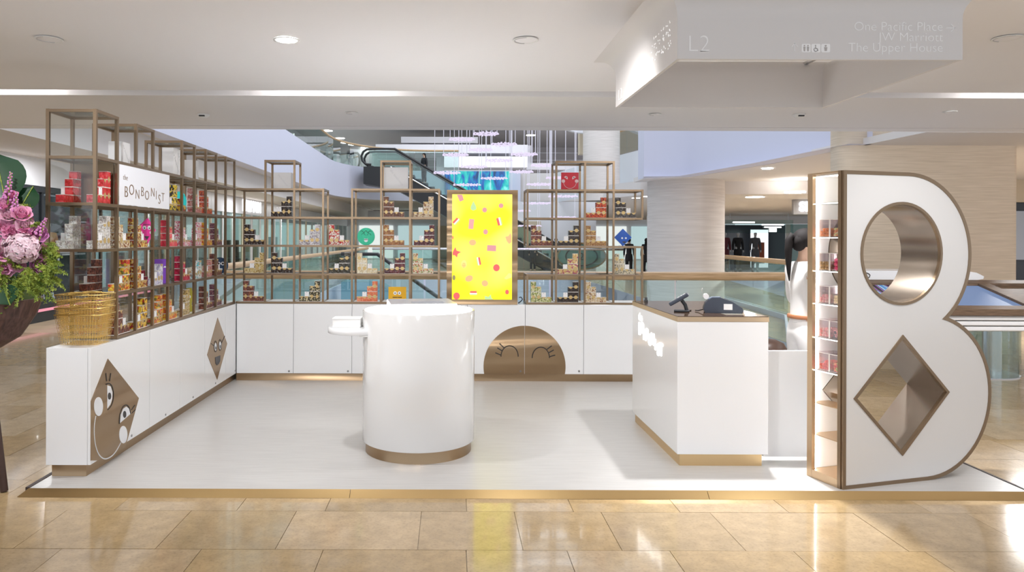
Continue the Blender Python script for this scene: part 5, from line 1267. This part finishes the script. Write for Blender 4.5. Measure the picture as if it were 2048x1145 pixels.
for i in range(4):
    t = thing('wire_basket', (-2.535, 5.045, CZ+.0025+.0455*i), 'gold wire shopping basket, %s of the nested stack on the white cabinet end' % ('lowest', 'second from below', 'third from below', 'topmost')[i], 'basket', 'nested gold baskets')
    t.rotation_euler = (0, 0, .05*((i % 2)*2-1)*.3)
    link('wire_grid', BW, t); link('rim', BRim, t)
    for h in BHd: link('handle', h, t)

# ================================================================== FLOWER STAND
FC = Vector((-3.10, 4.72, 0))
t = thing('flower_stand', (FC.x, FC.y, 0), 'pink rose and hydrangea arrangement on a wooden tripod at the left edge', 'flower arrangement')
M_fol = mat('bright_foliage', (.20, .30, .03), .6); noise_mix(M_fol, (.10, .17, .02), (.36, .42, .06), 14, None)
M_leaf = mat('dark_leaf', (.012, .055, .02), .35, coat=.2)
M_wrap = mat('brown_wrap', (.075, .035, .028), .6); noise_mix(M_wrap, (.05, .022, .018), (.12, .06, .05), 8, coords(M_wrap, (6, 6, .6)))
M_legw = mat('brown_leg_wood', (.06, .03, .022), .5)
for a in (-.25, 1.9, 4.1):
    mb = MB(); p0 = FC+Vector((.10*math.cos(a), .10*math.sin(a), .95)); p1 = FC+Vector((.25*math.cos(a-.0), .25*math.sin(a), .004))
    mb.tube([p0, p0.lerp(p1, .5), p1], [.024, .026, .024], 8); obj('leg', mb, M_legw, t)
mb = MB(); mb.lathe([(.14, .90), (.27, .98), (.36, 1.12), (.40, 1.235), (.36, 1.235), (.2, 1.20)], FC, 24, smooth=False); obj('wrap', mb, M_wrap, t)
mb = MB(); mb.lathe([(.02, 1.0), (.34, 1.18), (.38, 1.23), (.30, 1.30), (.02, 1.34)], FC, 20); obj('foam', mb, mat('moss', (.06, .09, .02), .9), t)
rr = random.Random(3)
def petal(mb, c, ax, up, w_, h, curl, m=0):
    """cupped petal from c along up, outward ax"""
    ax = Vector(ax); up = Vector(up); sd = up.cross(ax).normalized(); rows = []
    for i in range(4):
        f = i/3; wd = w_*(.35, .9, 1, .55)[i]; rows.append([c+up*(h*f)+ax*(curl*f*f)+sd*(wd*s)-ax*(.25*w_*abs(s)) for s in (-1, -.5, 0, .5, 1)])
    mb.sheet(rows, m)
def rose(c, r, d, col):
    d = Vector(d).normalized(); a = d.orthogonal().normalized(); b = d.cross(a); mb = MB(); c = Vector(c)
    for ring, (n, rad, h, w_, curl) in enumerate(((3, .12, .95, .30, -.05), (4, .28, .95, .42, .02), (5, .48, .85, .52, .18), (6, .70, .62, .60, .38))):
        for k in range(n):
            t_ = 2*PI*k/n+ring*.7+rr.uniform(-.1, .1); ax = a*math.cos(t_)+b*math.sin(t_)
            petal(mb, c+ax*(rad*r*.75)-d*(r*.45), ax, (d+ax*(.12*ring)).normalized(), w_*r, h*r, curl*r)
    return mb
def petal_mat(name, c1, c2):
    m = mat(name, c1, .55); noise_mix(m, c1, c2, 20, None); BS(m).inputs['Subsurface Weight'].default_value = .1; return m
MR = [petal_mat('rose_pink', (.74, .26, .45), (.86, .46, .62)), petal_mat('rose_pale', (.84, .46, .60), (.90, .62, .72)), petal_mat('rose_mauve', (.46, .13, .36), (.66, .28, .52)), petal_mat('rose_deep', (.62, .14, .32), (.75, .28, .46))]
ROS = [(8, 408, 12, 0), (17, 428, 13, 1), (43, 427, 13, 0), (48, 446, 12, 3), (7, 455, 13, 0), (27, 465, 14, 0), (50, 452, 12, 1), (55, 470, 12, 3), (5, 504, 13, 0), (10, 536, 13, 0), (34, 528, 11, 0), (93, 503, 12, 0), (79, 529, 13, 2), (92, 532, 10, 0), (77, 468, 12, 2), (1, 571, 10, 0), (22, 390, 9, 3), (62, 500, 9, 3), (-14, 430, 13, 1), (-16, 490, 14, 0), (-20, 540, 13, 0), (64, 545, 9, 3)]
ctr = at(10, 500, Y=4.75)
for px, py, rpx, k in ROS:
    Y = 4.50+.0012*abs(px-20)+rr.uniform(-.02, .03)+.0006*abs(py-490); p = at(px, py, Y=Y); r = rpx*Y/1450*1.5
    d = (p-Vector((ctr.x, 4.85, ctr.z))); d = Vector((d.x*1.0, -.30, d.z*1.0+.05))
    obj('rose', rose(p, r, d, k), MR[k], t)
# hydrangea head
M_hyd = petal_mat('hydrangea_pink', (.78, .50, .58), (.84, .66, .70)); hp = at(42, 497, Y=4.52); mb = MB()
for i in range(190):
    th = math.acos(1-1.35*rr.random()); ph = rr.uniform(0, 2*PI); n_ = Vector((math.sin(th)*math.cos(ph), -math.cos(th), math.sin(th)*math.sin(ph))); q_ = rr.uniform(.86, 1.06); c = hp+Vector((n_.x*.115, n_.y*.06, n_.z*.085))*q_ ; n_ = (n_+Vector((rr.uniform(-.5, .5), rr.uniform(-.5, .5), rr.uniform(-.5, .5)))).normalized(); a = n_.orthogonal().normalized(); b = n_.cross(a); ro = rr.uniform(0, 1.5)
    for k in range(4):
        t_ = ro+PI/2*k; e = a*math.cos(t_)+b*math.sin(t_); f = n_.cross(e)
        mb.add([c, c+e*.010+f*.012+n_*.004, c+e*.024+n_*.000, c+e*.010-f*.012+n_*.004], [(0, 1, 2, 3)], 0, True)
obj('hydrangea', mb, M_hyd, t)
# flower spikes
for bx, by, tx, ty, k in ((14, 400, 22, 345, 2), (28, 425, 33, 385, 2), (74, 470, 92, 437, 2), (4, 420, 12, 380, 2)):
    p0, p1 = at(bx, by, Y=4.56), at(tx, ty, Y=4.56); mb = MB()
    for i in range(26):
        f = i/25; q = p0.lerp(p1, f); R2 = .022*(1-f*.75); a = i*2.4; mb.ball(q+Vector((R2*math.cos(a), R2*math.sin(a), 0)), .011*(1-.5*f), 6, 5)
    s_ = obj('flower_spike', mb, MR[k], t)
    mb = MB(); mb.tube([p0+Vector((0, 0, -.08)), p1], .004, 5); obj('stem', mb, M_fol, s_)
# big leaves
def big_leaf(c, r, nrm, tip):
    nrm = Vector(nrm).normalized(); y = (Vector(tip)-nrm*Vector(tip).dot(nrm)).normalized(); x = y.cross(nrm); mb = MB(); c = Vector(c); rows = []
    for i in range(9):
        f = i/8; wd = r*math.sin(PI*min(1, f*.93+.07))**.6*(1.0 if f < .75 else 1.0-(f-.75)*2.4); rows.append([c+y*(r*(2*f-1))+x*(wd*s)+nrm*(.10*r*s*s-.15*r*f*f) for s in (-1, -.5, 0, .5, 1)])
    mb.sheet(rows); L_ = obj('big_leaf', mb, M_leaf, t)
    mb = MB(); mb.tube([c+y*(r*(2*f-1))-nrm*(-.006+.15*r*f*f) for f in [i/8 for i in range(9)]], .004, 5); obj('midrib', mb, M_fol, L_)
big_leaf(at(0, 352, Y=4.62), .155, (.25, -1, .1), (-.25, 0, 1)); big_leaf(at(53, 396, Y=4.66), .085, (.1, -1, .25), (.35, 0, 1)); big_leaf(at(14, 592, Y=4.50), .07, (0, -1, .5), (.5, 0, -1)); big_leaf(at(-25, 400, Y=4.7), .15, (-.2, -1, .2), (-1, 0, .6))
# loose foliage sprays
mb = MB()
def spray(p, d, ln_):
    d = Vector(d).normalized(); n = 12; pts = [p+d*(ln_*i/n)+Vector((0, 0, -.25*ln_*(i/n)**2)) for i in range(n+1)]
    mb.tube(pts, .0022, 3)
    for i in range(1, n+1):
        for s in range(5):
            a = rr.uniform(0, 2*PI); e = (d*.5+Vector((math.cos(a), -abs(math.sin(a))*.6, math.sin(a)))).normalized(); q = pts[i]; l = rr.uniform(.018, .04)*(1.15-i/n*.6); w2 = e.orthogonal().normalized()*.0035
            mb.add([q, q+e*l*.5+w2, q+e*l, q+e*l*.5-w2], [(0, 1, 2, 3)], 0, True)
for i in range(120):
    px, py = rr.uniform(-30, 100), rr.uniform(530, 582)-abs(rr.gauss(0, 3)); p = at(px, py, Y=4.56+rr.uniform(-.05, .12)); spray(p, ((px-20)/90+rr.uniform(-.5, .5), rr.uniform(-.7, .1), rr.uniform(-.6, .35)), rr.uniform(.07, .15))
for i in range(26):
    px, py = rr.uniform(70, 102), rr.uniform(490, 560); p = at(px, py, Y=4.60); spray(p, (1, rr.uniform(-.4, .1), rr.uniform(-.2, .7)), rr.uniform(.05, .10))
for i in range(60):
    px, py = rr.uniform(-20, 90), rr.uniform(400, 540); spray(at(px, py, Y=4.62), (rr.uniform(-.6, .6), -.7, rr.uniform(-.5, .8)), .07)
obj('foliage', mb, M_fol, t, kind='stuff')

# ================================================================== PEOPLE
def skin_body(joints, edges, name, root, sub=2):
    """one continuous surface grown round a skeleton"""
    keys = list(joints); idx = {k: i for i, k in enumerate(keys)}
    me = bpy.data.meshes.new(name); me.from_pydata([joints[k][0] for k in keys], [(idx[a], idx[b]) for a, b in edges], [])
    o = bpy.data.objects.new(name, me); COL.objects.link(o)
    o.modifiers.new('skin', 'SKIN')
    for k in keys:
        sv = me.skin_vertices[0].data[idx[k]]; r = joints[k][1]; sv.radius = r if hasattr(r, '__len__') else (r, r); sv.use_root = (k == root)
    s = o.modifiers.new('sub', 'SUBSURF'); s.levels = sub; s.render_levels = sub
    dg = bpy.context.evaluated_depsgraph_get(); res = bpy.data.meshes.new_from_object(o.evaluated_get(dg))
    bpy.data.objects.remove(o); bpy.data.meshes.remove(me)
    for p in res.polygons: p.use_smooth = True
    return res
def human(name, loc, rz, label, scale=1.0, arm_r=None, arm_l=None, top=None, bottom=None, shoes=None, hair='short', skirt=False, detail=True, belt=False, pony=False, coat=False, step=0.0, head_pitch=0.0, grp=None, skin=None):
    """stands at the origin facing -Y, x to its left; joint heights for 1.68 m"""
    t = thing(name, loc, label, 'person' if name == 'person' else 'mannequin', grp); t.rotation_euler = (0, 0, rz); t.scale = (scale,)*3
    skin = skin or M_skin
    J = {}
    J['pel'] = ((0, .01, .93), (.135, .105)); J['waist'] = ((0, .0, 1.06), (.112, .085)); J['rib'] = ((0, .01, 1.20), (.125, .098)); J['chest'] = ((0, .012, 1.32), (.135, .095)); J['neck0'] = ((0, .018, 1.415), (.055, .05)); J['neck1'] = ((0, .008, 1.465), (.046, .046)); J['jaw'] = ((0, -.006, 1.515), (.055, .062)); J['head'] = ((0, -.004, 1.58), (.074, .088)); J['crown'] = ((0, .006, 1.635), (.058, .068))
    E = [('pel', 'waist'), ('waist', 'rib'), ('rib', 'chest'), ('chest', 'neck0'), ('neck0', 'neck1'), ('neck1', 'jaw'), ('jaw', 'head'), ('head', 'crown')]
    arms = {'l': arm_l or ((.205, .02, 1.10), (.215, -.02, .86)), 'r': arm_r or ((-.205, .02, 1.10), (-.215, -.02, .86))}
    for s, sx in (('l', 1), ('r', -1)):
        el, wr = arms[s]
        J['sh'+s] = ((sx*.155, .015, 1.365), .050); J['el'+s] = (el, .038); J['wr'+s] = (wr, .025)
        J['fa'+s] = (tuple(Vector(el).lerp(Vector(wr), .35)), .036)
        E += [('chest', 'sh'+s), ('sh'+s, 'el'+s), ('el'+s, 'fa'+s), ('fa'+s, 'wr'+s)]
        d = (Vector(wr)-Vector(el)).normalized(); sd = d.cross(Vector((0, 0, 1))); sd = Vector((1, 0, 0)) if sd.length < .2 else sd.normalized(); sd = sd if abs(d.z) < .8 else Vector((0, -1, 0))
        pm = Vector(wr)+d*.055; J['pm'+s] = (tuple(pm), (.030, .018)); E.append(('wr'+s, 'pm'+s))
        if detail:
            up = sd.cross(d)
            for k, (o_, ln_) in enumerate(((-.030, .066), (-.010, .076), (.010, .072), (.028, .056))):
                b0 = pm+sd*o_+d*.012; b1 = b0+d*ln_*.5+up*.006*0; b2 = b0+d*ln_*.95-up*.014
                J['f%d0%s' % (k, s)] = (tuple(b0), .0095); J['f%d1%s' % (k, s)] = (tuple(b1), .0088); J['f%d2%s' % (k, s)] = (tuple(b2), .007)
                E += [('pm'+s, 'f%d0%s' % (k, s)), ('f%d0%s' % (k, s), 'f%d1%s' % (k, s)), ('f%d1%s' % (k, s), 'f%d2%s' % (k, s))]
            th = Vector(wr)+d*.028-sd*.030; th2 = th+d*.038-sd*.016
            J['t0'+s] = (tuple(th), .0105); J['t1'+s] = (tuple(th2), .0085); E += [('wr'+s, 't0'+s), ('t0'+s, 't1'+s)]
        st = step*sx
        J['hip'+s] = ((sx*.085, .012, .86), .088); J['kn'+s] = ((sx*.092, -.012+st*.5, .47), .056); J['cf'+s] = ((sx*.094, .012+st*.8, .32), .054); J['an'+s] = ((sx*.095, .012+st, .085), .036); J['to'+s] = ((sx*.105, -.115+st, .028), .028); J['he'+s] = ((sx*.095, .03+st, .03), .03)
        E += [('pel', 'hip'+s), ('hip'+s, 'kn'+s), ('kn'+s, 'cf'+s), ('cf'+s, 'an'+s), ('an'+s, 'to'+s), ('an'+s, 'he'+s)]
    body = skin_body(J, E, 'body', 'pel'); body.materials.append(skin); link('body', body, t)
    def cloth(keys, grow, over, nm, mt, ed=None):
        K = {}
        for k in keys:
            p, r = J[k]; r = r if hasattr(r, '__len__') else (r, r); K[k] = (p, (r[0]+grow, r[1]+grow))
        for k, v in (over or {}).items(): K[k] = v
        ee = [e for e in E if e[0] in K and e[1] in K]+(ed or [])
        me = skin_body(K, ee, nm, keys[0]); me.materials.append(mt); return link(nm, me, t)
    top = top or M_cloth_b; bottom = bottom or M_cloth_b; shoes = shoes or M_cloth_b
    ks = ['waist', 'rib', 'chest', 'shl', 'ell', 'fal', 'shr', 'elr', 'far']
    ov = {'hem': ((0, .01, .93 if not coat else .62), (.147, .117) if not coat else (.175, .15)), 'collar': ((0, .017, 1.425), (.066, .06)), 'cuffl': (tuple(Vector(J['fal'][0]).lerp(Vector(J['wrl'][0]), .85)), .034), 'cuffr': (tuple(Vector(J['far'][0]).lerp(Vector(J['wrr'][0]), .85)), .034)}
    cloth(ks, .014, ov, 'shirt' if not coat else 'coat', top, [('hem', 'waist'), ('chest', 'collar'), ('fal', 'cuffl'), ('far', 'cuffr')])
    if skirt:
        mb = MB(); mb.lathe([(.150, 1.02), (.165, .93), (.19, .80), (.235, .55), (.23, .545)], (0, .01, 0), 24); o = link('skirt', mb.mesh('skirt', bottom), t)
    else:
        cloth(['pel', 'hipl', 'knl', 'cfl', 'hipr', 'knr', 'cfr'], .012, {'beltline': ((0, .006, 1.02), (.128, .102)), 'hl': ((J['anl'][0][0], J['anl'][0][1], .12), .056), 'hr': ((J['anr'][0][0], J['anr'][0][1], .12), .056)}, 'trousers', bottom, [('pel', 'beltline'), ('cfl', 'hl'), ('cfr', 'hr')])
    for s in 'lr':
        K = {k+s: (J[k+s][0], J[k+s][1]+.008) for k in ('to', 'he')}; K['top'+s] = ((J['an'+s][0][0], J['an'+s][0][1], .05), .04)
        me = skin_body(K, [('top'+s, 'to'+s), ('top'+s, 'he'+s)], 'shoe', 'top'+s, 1); me.materials.append(shoes); link('shoe', me, t)
    if belt:
        mb = MB(); mb.lathe([(.142, -.014), (.145, -.010), (.145, .010), (.142, .014)], (0, 0, 0), 40)
        me = mb.mesh('belt', M_belt); me.transform(Matrix.Translation((0, .006, .995)) @ Matrix.Diagonal((1.0, .80, 1, 1))); b = link('belt', me, t)
    if hair:
        mb = MB(); nu, nv = 20, 12; rows = []
        for i in range(nv+1):
            th = PI*i/nv*(.62); row = []
            for j in range(nu+1):
                ph = 2*PI*j/nu; fr = max(0, -math.sin(ph)); lo = 1-.42*fr**1.2
                a = th*lo*1.12; row.append((.082*math.sin(a)*math.cos(ph), .004+.100*math.sin(a)*math.sin(ph), 1.588+.094*math.cos(a)))
            rows.append(row)
        mb.sheet(rows); mb.ball((0, .05, 1.575), (.07, .06, .075), 14, 10)
        if hair == 'long': mb.ball((0, .062, 1.46), (.085, .045, .15), 14, 10)
        h = link('hair', mb.mesh('hair', M_hair), t)
        if pony:
            mb = MB(); mb.tube([(0, .08, 1.60), (0, .112, 1.622), (0, .130, 1.585), (.004, .134, 1.50), (.008, .130, 1.41), (.010, .126, 1.33), (.010, .122, 1.27)], [.020, .027, .030, .027, .021, .013, .004], 10); ring = MB(); ring.tube([(0, .105+.0, 1.637+.0)], .02) if False else None
            link('ponytail', mb.mesh('ponytail', M_hair), h)
    if detail:
        mb = MB(); mb.tube([(0, -.086, 1.60), (0, -.099, 1.573), (0, -.104, 1.556), (0, -.092, 1.548)], [.006, .009, .012, .006], 8)
        for sx in (-1, 1): mb.ball((sx*.079, .004, 1.575), (.012, .022, .031), 8, 8)
        link('nose_and_ears', mb.mesh('nose_and_ears', skin), t)
        mb = MB()
        for sx in (-1, 1): mb.ball((sx*.030, -.079, 1.592), (.013, .008, .007), 10, 6)
        e = link('eye', mb.mesh('eye', M_face_w), t); mb = MB()
        for sx in (-1, 1): mb.ball((sx*.030, -.0855, 1.592), (.006, .003, .006), 8, 6); mb.ball((sx*.031, -.080, 1.612), (.017, .006, .003), 8, 4)
        link('iris_and_brow', mb.mesh('iris_and_brow', M_hair), e)
        mb = MB(); mb.ball((0, -.079, 1.527), (.024, .008, .007), 12, 6); link('lips', mb.mesh('lips', mat('lips', (.45, .16, .13), .4)), t)
    return t
human('person', (2.775, 5.66, PLAT), 1.62, 'person with black ponytail in white shirt, white trousers and tan belt behind the gate', 1.005,
      arm_r=((-.195, .0, 1.10), (-.13, -.21, 1.06)), arm_l=((.195, .0, 1.10), (.12, -.22, 1.08)), top=M_cloth_w, bottom=M_cloth_w, shoes=M_cloth_w, hair='tied', pony=True, belt=True)
# brown rounded chair back peeking over the gate
t = thing('stool', (2.68, 6.1, PLAT), 'brown rounded seat top just showing above the white gate', 'stool')
M_seat = mat('brown_leather', (.10, .055, .04), .4)
mb = MB(); mb.lathe([(.02, .56), (.145, .565), (.155, .62), (.150, .68), (.12, .73), (.06, .758), (.001, .765)], (2.68, 6.1, PLAT), 28); obj('seat', mb, M_seat, t)
mb = MB(); mb.cyl((2.68, 6.1, PLAT+.05), (2.68, 6.1, PLAT+.56), .025); obj('column', mb, M_steel, t)
for k in range(5):
    a = 2*PI*k/5; mb = MB(); mb.tube([(2.68, 6.1, PLAT+.06), (2.68+.2*math.cos(a), 6.1+.2*math.sin(a), PLAT+.012)], .012, 6); obj('leg', mb, M_black, t)
# distant visitors
p = at(700, 338, Y=42.2); human('person', (p.x, 42.4, 5.42), 0.2, 'person in black standing at the upper glass balustrade left of the escalator', .94, hair='short', detail=False, coat=True)
p = at(848, 338, Y=38.3); human('person', (p.x, 38.3, 4.47), -.8, 'person in black riding the escalator, upper body above its dark balustrade', 1.0, hair='long', detail=False, coat=True)
for px, Y, rz, hr, lab in ((1066, 35.5, 2.6, 'short', 'person in black beyond the void, left one of the pair behind the right shelf'), (1112, 36.5, 3.3, 'short', 'person in black beyond the void, right one of the pair behind the right shelf'), (1258, 32.5, 2.9, 'short', 'person in dark clothes beside the blue diamond board, on the far right landing')):
    p = at(px, 480, Y=Y); human('person', (p.x, Y, 0), rz, lab, 1.0, hair=hr, detail=False, coat=True)
p = at(1277, 480, Y=27.0); human('person', (max(p.x, 8.4), 31.0, 0), 3.0, 'person in black with long hair right of the blue diamond board', 1.0, hair='long', detail=False, coat=True)
p = at(848, 0, Y=30)
# mannequins
M_manq = mat('mannequin_white', (.7, .7, .72), .3); M_tan = mat('tan_jacket', (.50, .26, .10), .6); M_dkred = mat('dark_red_print', (.16, .035, .05), .8)
human('mannequin', (-8.28, 14.9, .345), .9, 'headless-haired shop mannequin in a tan jacket behind the flowers', .98, hair=None, detail=False, top=M_tan, bottom=M_cloth_b, skin=M_manq)
human('mannequin', (-8.28, 13.35, .345), .9, 'shop mannequin in a dark grey coat left of the tan jacket mannequin', .98, hair=None, detail=False, top=M_cloth_g, bottom=M_cloth_b, skin=M_manq, coat=True)
for x, tp, lab in ((12.75, M_dkred, 'shop mannequin in dark red dress, leftmost in the right shop window'), (13.35, M_cloth_b, 'shop mannequin in black dress, middle of the right shop window'), (14.15, M_cloth_g, 'shop mannequin in charcoal coat, right one in the shop window')):
    human('mannequin', (x, 33.6, .125), 0, lab, 1.12, hair=None, detail=False, top=tp, bottom=tp, skin=M_manq, coat=True)
